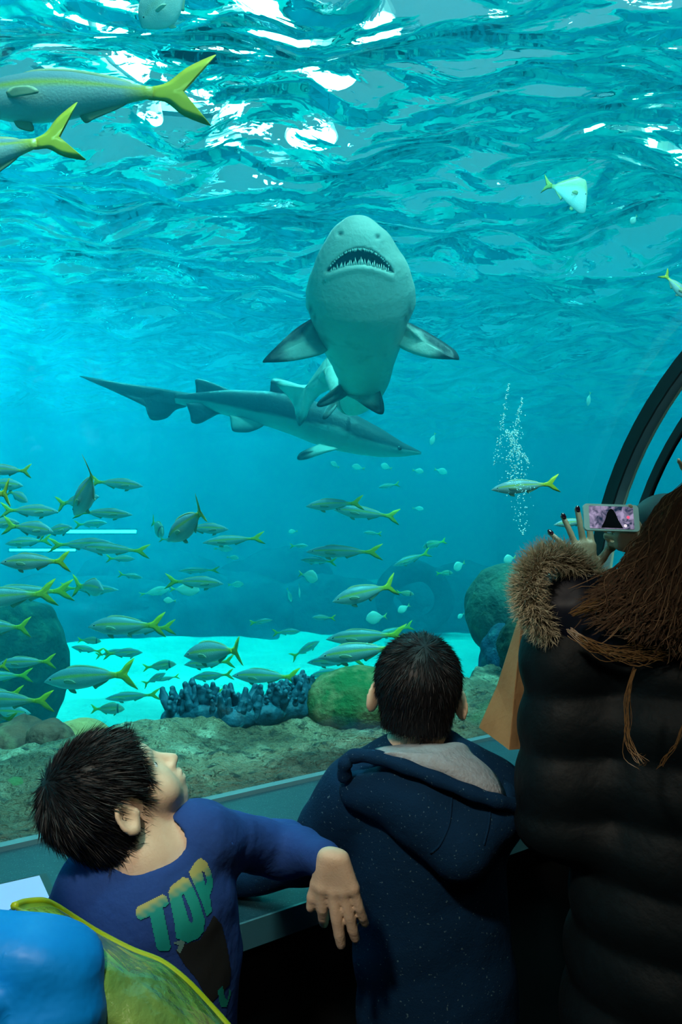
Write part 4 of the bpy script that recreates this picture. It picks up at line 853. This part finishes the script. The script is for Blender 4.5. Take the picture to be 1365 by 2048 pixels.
def shirt(P):
    d=ecap(P,TB[0],TB[1],.130,.122,(.95,.76,1))
    d=smin(d,cap(P,(nk.x,nk.y+.02,nk.z-.045),sh,.058,.050),.04); d=smin(d,cap(P,(nk.x,nk.y+.02,nk.z-.05),shr,.058,.052),.04)
    d=smin(d,cap(P,sh,el,.052,.043),.03); d=smin(d,cap(P,el,tuple(Vector(el).lerp(wr,.89)),.043,.033),.02)
    d=smin(d,cap(P,shr,elq,.052,.043),.03); d=smin(d,cap(P,elq,wq,.043,.034),.02)
    tw=(P-A3(el)); d=d+.0022*np.sin(np.linalg.norm(tw,axis=1)*110+5*wob(P,16,3,2))*np.exp(-(np.linalg.norm(tw,axis=1)/.13)**2)+.0045*wob(P,24,9,3)
    d=smax(d,-ell(P,(nk.x+.004,nk.y,nk.z+.022),(.060,.062,.034)),.004)
    d=smax(d,-(cap(P,(wr.x,wr.y,wr.z),(wr.x+.05,wr.y-.02,wr.z-.12),.048)-.0) if False else -9*np.ones(len(P),np.float32),.001)
    return smax(d+.004-.009*np.minimum(np.abs(wob(P,15,28,2)),.8),.52-P[:,2],.01)
sv,sf=nets(shirt,(tx-.40,YA-.18,.50),(tx+.40,1.5,nk.z+.06),.0048,1.6); tsh=mesh('t_shirt',sv,sf,M_navy,t1)
lowmesh('trousers',lambda P: smax(legs(P,tx+.02,YA+.03,.58,r=.064),np.maximum(P[:,2]-.58,.05-P[:,2]),.01),(tx-.2,YA-.13,.0),(tx+.22,YA+.18,.62),.012,M_pant,t1)
shoes(tx+.02,YA+.03,.075,t1)
# printed letters and patch laid on the chest
sbv=BVHTree.FromPolygons([tuple(x) for x in sv],sf.tolist())
def onshirt(x,y,off):
    d=(at(x,y,1)-V(0,0,1.5)).normalized(); h=sbv.ray_cast(V(0,0,1.5),d)
    return None if h[0] is None else h[0]-d*off
def inside(poly,x,y):
    c=False; n=len(poly)
    for i in range(n):
        x1,y1=poly[i];x2,y2=poly[i-1]
        if (y1>y)!=(y2>y) and x<(x2-x1)*(y-y1)/(y2-y1)+x1: c=not c
    return c
def prnt(name,polys,m,off=.0016,step=2.0,colf=None):
    xs=[p[0] for q in polys for p in q]; ys=[p[1] for q in polys for p in q]; v=[];f=[];idx={};cl=[]
    def gv(i,j):
        if (i,j) not in idx:
            p=onshirt(i*step,j*step,off)
            if p is None: return None
            idx[i,j]=len(v); v.append(tuple(p)); cl.append(colf(i*step,j*step) if colf else (1,1,1))
        return idx[i,j]
    for i in range(int(min(xs)/step)-1,int(max(xs)/step)+2):
        for j in range(int(min(ys)/step)-1,int(max(ys)/step)+2):
            if sum(inside(q,(i+.5)*step,(j+.5)*step) for q in polys)%2:
                q=[gv(i,j),gv(i,j+1),gv(i+1,j+1),gv(i+1,j)]
                if None not in q: f.append(q)
    if f: mesh(name,v,f,m,tsh,col=np.array(cl))
M_print=mat('chest_print',vcol=True,rough=.7)
def gcol(x,y):
    t=(y-(1815-.62*(x-300)))/22+.5+.25*math.sin(x*.2)*math.cos(y*.3); t=min(max(t,0),1); a=(.42,.43,.14); b=(.0,.30,.25); return tuple(a[k]*(1-t)+b[k]*t for k in range(3))
prnt('printed_letter',[[(271,1822),(276,1813),(325,1788),(333,1792),(338,1806),(334,1812),(326,1815),(342,1895),(338,1902),(322,1903),(314,1898),(300,1832),(282,1840),(274,1836)]],M_print,colf=gcol)
prnt('printed_letter',[[(337,1785),(342,1772),(366,1754),(378,1757),(398,1800),(410,1840),(408,1862),(398,1876),(376,1886),(352,1876),(350,1850)],[(364,1792),(368,1788),(382,1822),(387,1842),(383,1846),(378,1840)]],M_print,colf=gcol)
prnt('printed_letter',[[(378,1744),(392,1722),(402,1716),(414,1724),(424,1748),(427,1770),(420,1790),(424,1822),(414,1834),(402,1800)],[(404,1742),(409,1744),(415,1764),(411,1770)]],M_print,colf=gcol)
prnt('printed_patch',[[(352,1900),(372,1888),(400,1880),(418,1850),(428,1830),(444,1850),(454,1890),(462,1940),(460,1970),(440,1990),(420,2010),(395,1960),(370,1930)]],M_print,off=.0013,colf=lambda x,y:(.010,.014,.015))
prnt('printed_letter',[[(436,1980),(446,1972),(450,1996),(456,2000),(460,1970),(462,1990),(454,2014),(442,2014),(438,2000)]],M_print,colf=lambda x,y:(.0,.26,.2))
prnt('printed_mark',[[(346,1886),(362,1880),(372,1882),(366,1896),(360,1908),(354,1900),(358,1890)]],M_print,colf=lambda x,y:(.12,.28,.26))
# ---- child in bright blue puffy jacket, lower left corner
YC=.74; bx=at(-48,1900,YC).x
t3=thing('person',(bx,YC,0),'person in bright blue puffy jacket cut by the lower left corner','person')
c3=V(bx-.10,YC+.03,1.275); R3=frame((.2,1,0),(0,0,1))
def body3(P):
    d=head_sdf(P,c3,R3,1.0); d=smin(d,cap(P,(c3.x,YC+.02,1.16),(bx-.08,YC+.02,1.05),.045,.07),.03); d=smin(d,ecap(P,(bx-.08,YC,1.0),(bx-.05,YC,.6),.11,.105,(1,.72,1)),.04)
    for s in(-1,1): d=smin(d,cap(P,(bx-.08+s*.1,YC,1.03),(bx-.08+s*.17,YC,.78),.035,.03),.02)
    return smin(d,legs(P,bx-.05,YC,.6),.03)
lowmesh('body',body3,(bx-.36,YC-.2,0),(bx+.2,YC+.22,1.42),.008,M_skin,t3)
hair_part(lambda P: hair_sdf(P,c3,R3,1.0,.010,-.07),np.array(c3)-.15,np.array(c3)+.15,.005,c3,R3,t3,7000,5,1.0,.024)
def jacket3(P):
    d=ecap(P,(bx-.05,YC,.95),(bx+.012,YC,.62),.165,.210,(1,.85,1)); d=smin(d,cap(P,(bx-.17,YC,1.06),(bx+.05,YC,1.055),.07,.068),.05)
    d=smin(d,cap(P,(bx+.05,YC,1.02),(bx+.125,YC+.02,.83),.068,.066),.03); d=smin(d,cap(P,(bx+.125,YC+.02,.83),(bx+.12,YC+.12,.70),.062,.05),.03)
    return smax(d+.012*wob(P,15,2,2)+.016-.034*np.minimum(np.abs(wob(P*np.array([1,1,1.6],np.float32),17,5,2)),.8),np.maximum(.56-P[:,2],-cap(P,(c3.x,c3.y,1.09),(c3.x,c3.y,1.3),.055)),.01)
lowmesh('jacket',jacket3,(bx-.33,YC-.28,.52),(bx+.32,YC+.28,1.16),.0075,M_blue,t3)
lowmesh('trousers',lambda P: smax(legs(P,bx-.05,YC,.6,r=.066),np.maximum(P[:,2]-.6,.05-P[:,2]),.01),(bx-.26,YC-.15,.0),(bx+.2,YC+.18,.64),.014,M_pant,t3)
shoes(bx-.05,YC,.075,t3)
# ---- lime vinyl bag between them
M_lime=mat('lime_vinyl',(.24,.48,.05),.22,.6,coat=.8,noise=[(5,4,(.05,.22,.08),.42,.66),(3,3,(.34,.52,.10),.55,.75)],bump=[(7,3,.02),(60,4,.004)]); M_pipe=mat('lime_piping',(.32,.48,.01),.35)
lb=thing('vinyl_bag',at(260,1960,.82),'shiny lime green vinyl bag with bright piping beside the blue jacket','bag')
eo=[at(28,1812,.80),at(50,1805,.82),at(85,1803,.84),(at(112,1814,.86)),at(150,1838,.88),at(200,1868,.89),at(262,1900,.89),at(322,1924,.89),at(372,1962,.885),at(420,2012,.88),at(462,2060,.87),at(500,2110,.86)]
lo_=[at(480,2160,.80),at(380,2180,.76),at(280,2160,.74),at(190,2060,.75),at(120,1950,.76),at(60,1870,.77)]
v,f=pillow(eo+lo_,.05,9,bulge=.02,nrm=(.35,-.8,.5),dens=90); v=np.array(v); v+= (.004*wob(v.astype(np.float32),30,12,2))[:,None]*np.array([.3,-.8,.4]); mesh('vinyl_shell',v,f,M_lime,lb)
mesh('piping',*tube(smooth_path(eo,70),.0042,8),M_pipe,lb)
# ---- woman in black puffer coat, seen from behind
YW=1.24; cw=at(1428,1122,1.26); RW=frame((-.35,1,.05),(0,0,1)); wx=cw.x
t4=thing('person',(wx,YW,0),'long-haired woman in black puffer coat holding up a phone, seen from behind','person')
sl=at(1165,1290,1.27); elL=at(1150,1300,1.52); wL=at(1184,1175,1.74); sr=V(wx+.17,YW+.02,1.29); elR=at(1400,1330,1.55); wR=at(1296,1118,1.70)
HL=frame((-.06,.12,1),(.15,-1,.1)); 
def axes(x,y): y=Vector(y).normalized(); x=(Vector(x)-y*Vector(x).dot(y)).normalized(); z=x.cross(y); return np.array([[x[i],y[i],z[i]] for i in range(3)])
ML=axes((1,0,.1),(-.10,.18,1)); 
HLp=hand_prims(at(1172,1158,1.745),ML,.92,[(.15,.12,.08),(.02,.06,.05),(.05,.1,.06),(.15,.15,.1)],(.10,.0,-.22,-.62),thumb=(.75,.75,.05),tcurl=.1)
MR=axes((-.35,.1,.95),(-.92,.1,.45))
HRp=hand_prims(at(1300,1098,1.70),MR,.85,[(.35,.75,.55),(.75,.9,.5),(.85,1.0,.5),(.95,1.0,.5)],(.05,0,-.03,-.06),thumb=(.5,.85,.15),tcurl=-.2)
def body4(P):
    d=head_sdf(P,cw,RW,1.12); d=smin(d,cap(P,(cw.x,YW,cw.z-.15),(wx,YW,1.31),.05,.07),.03); d=smin(d,ecap(P,(wx,YW,1.25),(wx,YW,.82),.14,.13,(1,.7,1)),.04)
    for a,b,c,h in ((sl,elL,wL,HLp),(sr,elR,wR,HRp)):
        d=smin(d,cap(P,(wx,YW,1.29),a,.05,.04),.03); d=smin(d,cap(P,a,b,.04,.034),.02); d=smin(d,cap(P,b,c,.033,.024),.015)
    d=smin(d,cap(P,wL,at(1174,1150,1.745),.026,.026),.01); d=smin(d,cap(P,wR,at(1300,1098,1.70),.025,.025),.01)
    d=smin(d,hand_sdf(P,HLp,.92),.012); d=smin(d,hand_sdf(P,HRp,.85),.012)
    return smin(d,legs(P,wx,YW,.84,w=.085,r=.062),.03)
bd4=lowmesh('body',body4,(wx-.36,YW-.2,0),(wx+.34,1.96,cw.z+.16),.0042,M_skin2,t4,1.5)
for h,idx in ((HLp,range(4)),(HRp,range(1))):
    for i in idx:
        p,d,nz=h[3][i]; p=np.array(p); cc_=p-np.array(d)*.003+np.array(nz)*.0058; Mn=np.array([np.cross(d,nz),d,nz]).T
        mesh('fingernail',*nets(lambda P: ell(P,cc_,(.0058,.0095,.0028),Mn),cc_-.014,cc_+.014,.0018),M_nail,bd4)
p,q=HLp[2][-1][1],HLp[2][-1][0]; d_=np.array(p)-np.array(q); d_/=np.linalg.norm(d_); tn=-ML[:,2]*0+np.array([0,-1,0]); tn=tn-d_*(tn@d_); tn/=np.linalg.norm(tn)
def coat(P):
    baf=.010*np.abs(np.sin(P[:,2]*PI/.095+.4*np.sin(P[:,0]*9)))
    d=ecap(P,(wx-.01,YW-.01,1.18),(wx-.01,YW,.62),.205,.25,(1,.78,1)); d=smin(d,cap(P,(wx,YW,1.30),sl,.075,.070),.05); d=smin(d,cap(P,(wx,YW,1.30),sr,.075,.070),.05)
    d=smin(d,cap(P,sl,elL,.072,.062),.03); d=smin(d,cap(P,elL,tuple(Vector(elL).lerp(wL,.80)),.062,.048),.03); d=smin(d,cap(P,at(1140,1290,1.25),at(1132,1620,1.25),.066,.078),.05)
    d=smin(d,cap(P,sr,elR,.072,.062),.03); d=smin(d,cap(P,elR,tuple(Vector(elR).lerp(wR,.80)),.062,.045),.03)
    d=d-baf+.004*wob(P,24,5,2)
    return smax(d,np.maximum(.45-P[:,2],-cap(P,(wx,YW,1.38),(wx,YW,1.5),.065)),.01)
lowmesh('puffer_coat',coat,(wx-.36,YW-.28,.42),(wx+.38,1.86,1.48),.0072,M_puff,t4)
lowmesh('trousers',lambda P: smax(legs(P,wx,YW,.84,w=.085,r=.068),np.maximum(P[:,2]-.6,.05-P[:,2]),.01),(wx-.22,YW-.15,.0),(wx+.22,YW+.15,.64),.014,M_pant,t4)
shoes(wx,YW,.085,t4)
# white shirt cuff showing at the right wrist
mesh('cuff',*tube([Vector(elR).lerp(wR,.78),Vector(elR).lerp(wR,.90)],[.046,.036],14),mat('white_cuff',(.5,.5,.47),.8),t4)
# fur-trimmed hood lying on the shoulder
M_furh=mat('hood_satin',(.004,.007,.018),.5,.3,bump=[(16,1,.008)]); M_fur=mat('tan_fur',(.52,.46,.32),.7,.2); M_fur2=mat('dark_fur',(.10,.08,.05),.7,.2)
hc=at(1145,1205,1.20)
def hd(P):
    d=ell(P,at(1150,1210,1.23),(.075,.06,.062)); d=smin(d,ell(P,at(1215,1268,1.24),(.085,.06,.055)),.04); d=smin(d,ell(P,at(1290,1262,1.20),(.10,.07,.06)),.05)
    d=smax(d,-ell(P,at(1118,1170,1.15),(.035,.04,.03)),.02)
    return d+.007*wob(P,28,3,2)
lowmesh('hood',hd,np.array(hc)-np.array([.14,.12,.18]),np.array(hc)+np.array([.30,.16,.14]),.006,M_furh,t4)
fp=smooth_path([at(1225,1205,1.24),at(1198,1170,1.235),at(1160,1136,1.215),at(1122,1116,1.20),at(1085,1120,1.185),at(1062,1150,1.18),at(1056,1190,1.18),at(1068,1228,1.19),at(1098,1262,1.21)],80)
mesh('fur_core',*tube(fp,.015,10),M_fur2,t4)
pts=[];dr=[]
for k in range(8000):
    i=random.randrange(80); t=fp[min(i+1,79)]-fp[max(i-1,0)]; t/=np.linalg.norm(t); u=RNG.normal(size=3); u-=t*(u@t); u/=np.linalg.norm(u); o=fp[i]-np.array([hc.x,hc.y,hc.z]); o/=np.linalg.norm(o)
    pts.append(fp[i]+u*.012+t*random.uniform(-.005,.005)); dr.append(u+.35*o+.25*t*random.choice((-1,1))+RNG.normal(size=3)*.25)
strands(pts,dr,list(RNG.uniform(.010,.030,len(pts))),.0016,M_fur,t4,'fur_trim',curl=.003)
# long hair
lowmesh('hair',lambda P: smin(ell(loc(P,cw,RW),(0,-.012,.02),(.096,.115,.102)),ell(loc(P,cw,RW),(0,-.05,-.12),(.098,.07,.15)),.05),np.array(cw)-np.array([.2,.2,.34]),np.array(cw)+np.array([.2,.2,.16]),.008,M_brown,t4)
def locks(name,guides,n,spread,w,m,waves=.004,wf=5,seg=16):
    v=[];f=[]
    G=[smooth_path(g,seg+1) for g in guides]; ng=len(G)
    for i in range(n):
        a=random.uniform(0,ng-1) if ng>1 else 0; j=min(int(a),max(ng-2,0)); t=a-j; P=G[j]*(1-t)+(G[j+1] if ng>1 else G[j])*t
        off=RNG.normal(size=3)*spread; ph=random.uniform(0,6); sd=RNG.normal(size=3); sd/=np.linalg.norm(sd); b=len(v); e=random.uniform(.75,1)
        for k in range(seg+1):
            u=k/seg*e; kk=u*seg; k0=min(int(kk),seg-1); p=P[k0]*(1-(kk-k0))+P[k0+1]*(kk-k0); tg=P[k0+1]-P[k0]; s=np.cross(tg,(0,-1,0)); s/=np.linalg.norm(s)+1e-9
            p=p+off*(.5+u)+sd*waves*math.sin(u*wf*3+ph+a)*(.3+u); ww=w*(.5 if k<seg else .1)
            v.append(p+s*ww); v.append(p-s*ww)
        for k in range(seg): f.append([b+2*k,b+2*k+1,b+2*k+3,b+2*k+2])
    return tag(mesh(name,v,f,m,t4),kind='stuff')
top=[at(1395,985,1.22),at(1360,992,1.17),at(1325,1010,1.17)]
g=[[at(1372,982,1.22),at(1328,1022,1.22),at(1306,1070,1.22),at(1282,1125,1.21),at(1240,1178,1.20),at(1170,1208,1.18)],
   [at(1385,975,1.18),at(1348,1030,1.15),at(1320,1090,1.14),at(1280,1140,1.13),at(1240,1190,1.13),at(1185,1225,1.13)],
   [at(1390,985,1.15),at(1360,1040,1.12),at(1335,1110,1.11),at(1310,1170,1.10),at(1280,1220,1.10),at(1240,1250,1.10)],
   [at(1420,985,1.14),at(1395,1060,1.11),at(1372,1140,1.10),at(1355,1210,1.09),at(1338,1245,1.09),at(1325,1275,1.09)],
   [at(1460,1000,1.14),at(1440,1080,1.11),at(1420,1170,1.10),at(1405,1220,1.09),at(1395,1260,1.09),at(1390,1300,1.09)]]
locks('long_hair',g,3800,.007,.0019,M_brown,.017,5,24)
locks('hair_highlights',g,420,.010,.0011,mat('hair_highlight',(.34,.21,.12),.4),.017,5,24)
locks('loose_hair',[[at(1140,1262,1.13),at(1170,1285,1.12),at(1210,1302,1.12),at(1260,1312,1.115),at(1320,1308,1.11),at(1370,1288,1.10)]],42,.005,.0010,M_gold,.008)
locks('loose_hair',[[at(1145,1228,1.13),at(1185,1212,1.12),at(1225,1205,1.12),at(1260,1222,1.12),at(1272,1262,1.11),at(1266,1300,1.11)]],26,.005,.0009,M_gold,.007)
locks('loose_hair',[[at(1270,1340,1.02),at(1256,1390,1.01),at(1255,1450,1.01),at(1262,1500,1.0),at(1285,1528,.99),at(1300,1515,.98)]],12,.0034,.0007,M_gold,.005)
locks('loose_hair',[[at(1370,1440,1.0),at(1350,1490,1.0),at(1325,1520,.99),at(1315,1536,.99)]],6,.0018,.0008,M_gold,.003)
# ---- phone, held sideways
ph=[at(1183,1009,1.70),at(1277,1012,1.70),at(1262,1061,1.685),at(1168,1062,1.685)]
pc=sum(ph,Vector())/4; ex=(ph[1]-ph[0]).normalized(); ey=(ph[0]-ph[3]); ey=(ey-ex*ey.dot(ex)).normalized(); en=ex.cross(ey)
if en.y>0: en=-en
MP=Matrix(((ex.x,ey.x,en.x),(ex.y,ey.y,en.y),(ex.z,ey.z,en.z)))
tp_=thing('smartphone',pc,'white smartphone held sideways showing a dark cone on its screen','phone')
wP,hP=.125,.062
def rr(wd_,ht,r,z0,z1,k=6):
    o=[]
    for sx,sy,a0 in ((1,1,0),(-1,1,PI/2),(-1,-1,PI),(1,-1,1.5*PI)):
        for i in range(k+1): a=a0+PI/2*i/k; o.append((sx*(wd_/2-r)+r*math.cos(a),sy*(ht/2-r)+r*math.sin(a)))
    n=len(o); v=[tuple(pc+MP@Vector((a,b,z))) for z in(z0,z1) for a,b in o]; return v,[list(range(n))[::-1],list(range(n,2*n))]+[[i,(i+1)%n,(i+1)%n+n,i+n] for i in range(n)]
mesh('case',*rr(wP,hP,.009,-.004,.004),mat('white_phone',(.62,.64,.60),.3),tp_,False)
M_scr=bpy.data.materials.new('phone_screen'); M_scr.use_nodes=True; N=M_scr.node_tree.nodes; L=M_scr.node_tree.links; b=N['Principled BSDF']; b.inputs['Base Color'].default_value=(.01,.01,.015,1); b.inputs['Roughness'].default_value=.2
tc=N.new('ShaderNodeTexCoord'); n_=N.new('ShaderNodeTexNoise'); n_.inputs['Scale'].default_value=60; n_.inputs['Detail'].default_value=4; n_.inputs['Distortion'].default_value=1; L.new(tc.outputs['Object'],n_.inputs['Vector']); cr=N.new('ShaderNodeValToRGB'); cr.color_ramp.elements[0].position=.36; cr.color_ramp.elements[0].color=(.01,.03,.07,1); cr.color_ramp.elements[1].position=.66; cr.color_ramp.elements[1].color=(.50,.42,.66,1); L.new(n_.outputs[0],cr.inputs[0]); L.new(cr.outputs[0],b.inputs['Emission Color']); b.inputs['Emission Strength'].default_value=.75
scr_=mesh('screen',*rr(wP*.80,hP*.84,.002,.0041,.0046),M_scr,tp_,False)
def flat(name,pts,z,m): n=len(pts); mesh(name,[tuple(pc+MP@Vector((a*wP,b_*hP,zz))) for zz in(z,z+.0004) for a,b_ in pts],[list(range(n))[::-1],list(range(n,2*n))]+[[i,(i+1)%n,(i+1)%n+n,i+n] for i in range(n)],m,scr_,False)
flat('screen_cone',[(-.20,-.40),(-.12,-.1),(-.08,.15),(-.04,.28),(.0,.33),(.04,.28),(.08,.12),(.12,-.1),(.20,-.40)],.0047,mat('screen_black',(.004,.004,.006),.3))
for (a,b_,c) in ((.30,.02,(.9,.12,.25)),(.24,-.30,(.9,.8,.9))): flat('record_dot',[(a+.03*math.cos(2*PI*k/12),b_+.06*math.sin(2*PI*k/12)) for k in range(12)],.0047,mat('screen_dot',(.02,.02,.02),.3,emis=(c,.9)))
# ---- kraft paper bag hanging beside her
M_kraft=mat('kraft_paper',(.42,.26,.12),.8,.2,noise=[(14,4,(.34,.20,.09),.4,.7)],bump=[(30,4,.003)])
pb=thing('paper_bag',at(1005,1490,1.46),'brown kraft paper bag hanging beside the black coat','bag')
tpF=at(1046,1224,1.34); tpB=at(1062,1228,1.40); bl=at(960,1452,1.36); bm=at(985,1458,1.33)
A_=at(960,1455,1.40); B_=at(1020,1500,1.30); C_=at(1056,1497,1.33); D_=at(1010,1445,1.46); fold=at(1042,1398,1.325); fl=at(987,1400,1.385); top1=at(1047,1222,1.33); top0=at(1042,1226,1.345); top2=at(1058,1230,1.34)
in1=at(1012,1432,1.338)
def sheetm(name,polys,m=M_kraft,th=.0016):
    v=[];f=[]
    for pl in polys:
        n=len(pl); nn_=(pl[1]-pl[0]).cross(pl[2]-pl[0]).normalized()*th; o=len(v); v+=[tuple(p) for p in pl]+[tuple(p+nn_) for p in pl]; f+=[[o+i for i in range(n)],[o+n+i for i in range(n)][::-1]]+[[o+(i+1)%n,o+i,o+i+n,o+(i+1)%n+n] for i in range(n)]
    mesh(name,v,f,m,pb,False)
ml=at(996,1372,1.385); mr_=at(1030,1395,1.318); ctr=at(1018,1430,1.325)
sheetm('side_gusset',[[top0,ml,mr_,top1],[ml,A_,ctr],[ml,ctr,mr_]])
sheetm('bottom_fold',[[A_,B_,ctr],[ctr,B_,mr_]])
sheetm('front_panel',[[top1,mr_,B_,C_,top2]])
sheetm('back_panel',[[top0,top2,at(1062,1470,1.43),D_,A_,ml]])
# ---- onlooker beyond the arch rib and hand at the right edge
YF=2.03; cf=at(1330,1078,YF); RF=frame((.25,1,.1),(0,0,1)); fx=cf.x
t5=thing('person',(fx,YF,0),'dark-haired onlooker further down the tunnel behind the phone','person')
w5=at(1432,1000,1.9); H5=hand_prims(w5,axes((-.9,.1,-.3),(-.45,.2,.9)),.85,[(.2,.3,.2)]*4,(.15,.03,-.08,-.2),thumb=(.9,.5,-.2))
def body5(P):
    d=head_sdf(P,cf,RF,1.1); d=smin(d,cap(P,(fx,YF,cf.z-.14),(fx,YF,cf.z-.24),.05,.08),.03); d=smin(d,ecap(P,(fx,YF,cf.z-.3),(fx,YF,.85),.15,.14,(1,.7,1)),.04)
    for s in(-1,1): d=smin(d,cap(P,(fx+s*.12,YF,cf.z-.28),(fx+s*.20,YF,cf.z-.60),.045,.035),.03)
    d=smin(d,cap(P,(fx+.15,YF,cf.z-.28),at(1420,1120,1.86),.042,.034),.02); d=smin(d,cap(P,at(1420,1120,1.86),w5,.032,.024),.02); d=smin(d,hand_sdf(P,H5,.85),.012)
    return smin(d,legs(P,fx,YF,.85),.03)
lowmesh('body',body5,(fx-.32,YF-.26,0),(fx+.32,YF+.2,cf.z+.26),.008,M_skin2,t5)
lowmesh('hair',lambda P: hair_sdf(P,cf,RF,1.1,.016,-.09),np.array(cf)-.17,np.array(cf)+.17,.007,M_hair,t5)
lowmesh('dark_coat',lambda P: smax(np.minimum(smin(ecap(P,(fx,YF,cf.z-.36),(fx,YF,.7),.19,.19,(1,.75,1)),cap(P,(fx-.13,YF,cf.z-.28),(fx+.13,YF,cf.z-.28),.08),.04),np.minimum(cap(P,(fx-.14,YF,cf.z-.28),(fx-.21,YF,cf.z-.62),.07,.055),cap(P,(fx+.14,YF,cf.z-.28),(fx+.21,YF,cf.z-.62),.07,.055))),.6-P[:,2],.01)+.004*wob(P,16,3,2),(fx-.34,YF-.22,.55),(fx+.34,YF+.22,cf.z-.1),.013,M_puff,t5)
shoes(fx,YF,.075,t5)
lowmesh('trousers',lambda P: smax(legs(P,fx,YF,.85,r=.066),np.maximum(P[:,2]-.66,.05-P[:,2]),.01),(fx-.22,YF-.15,.0),(fx+.22,YF+.15,.70),.016,M_pant,t5)
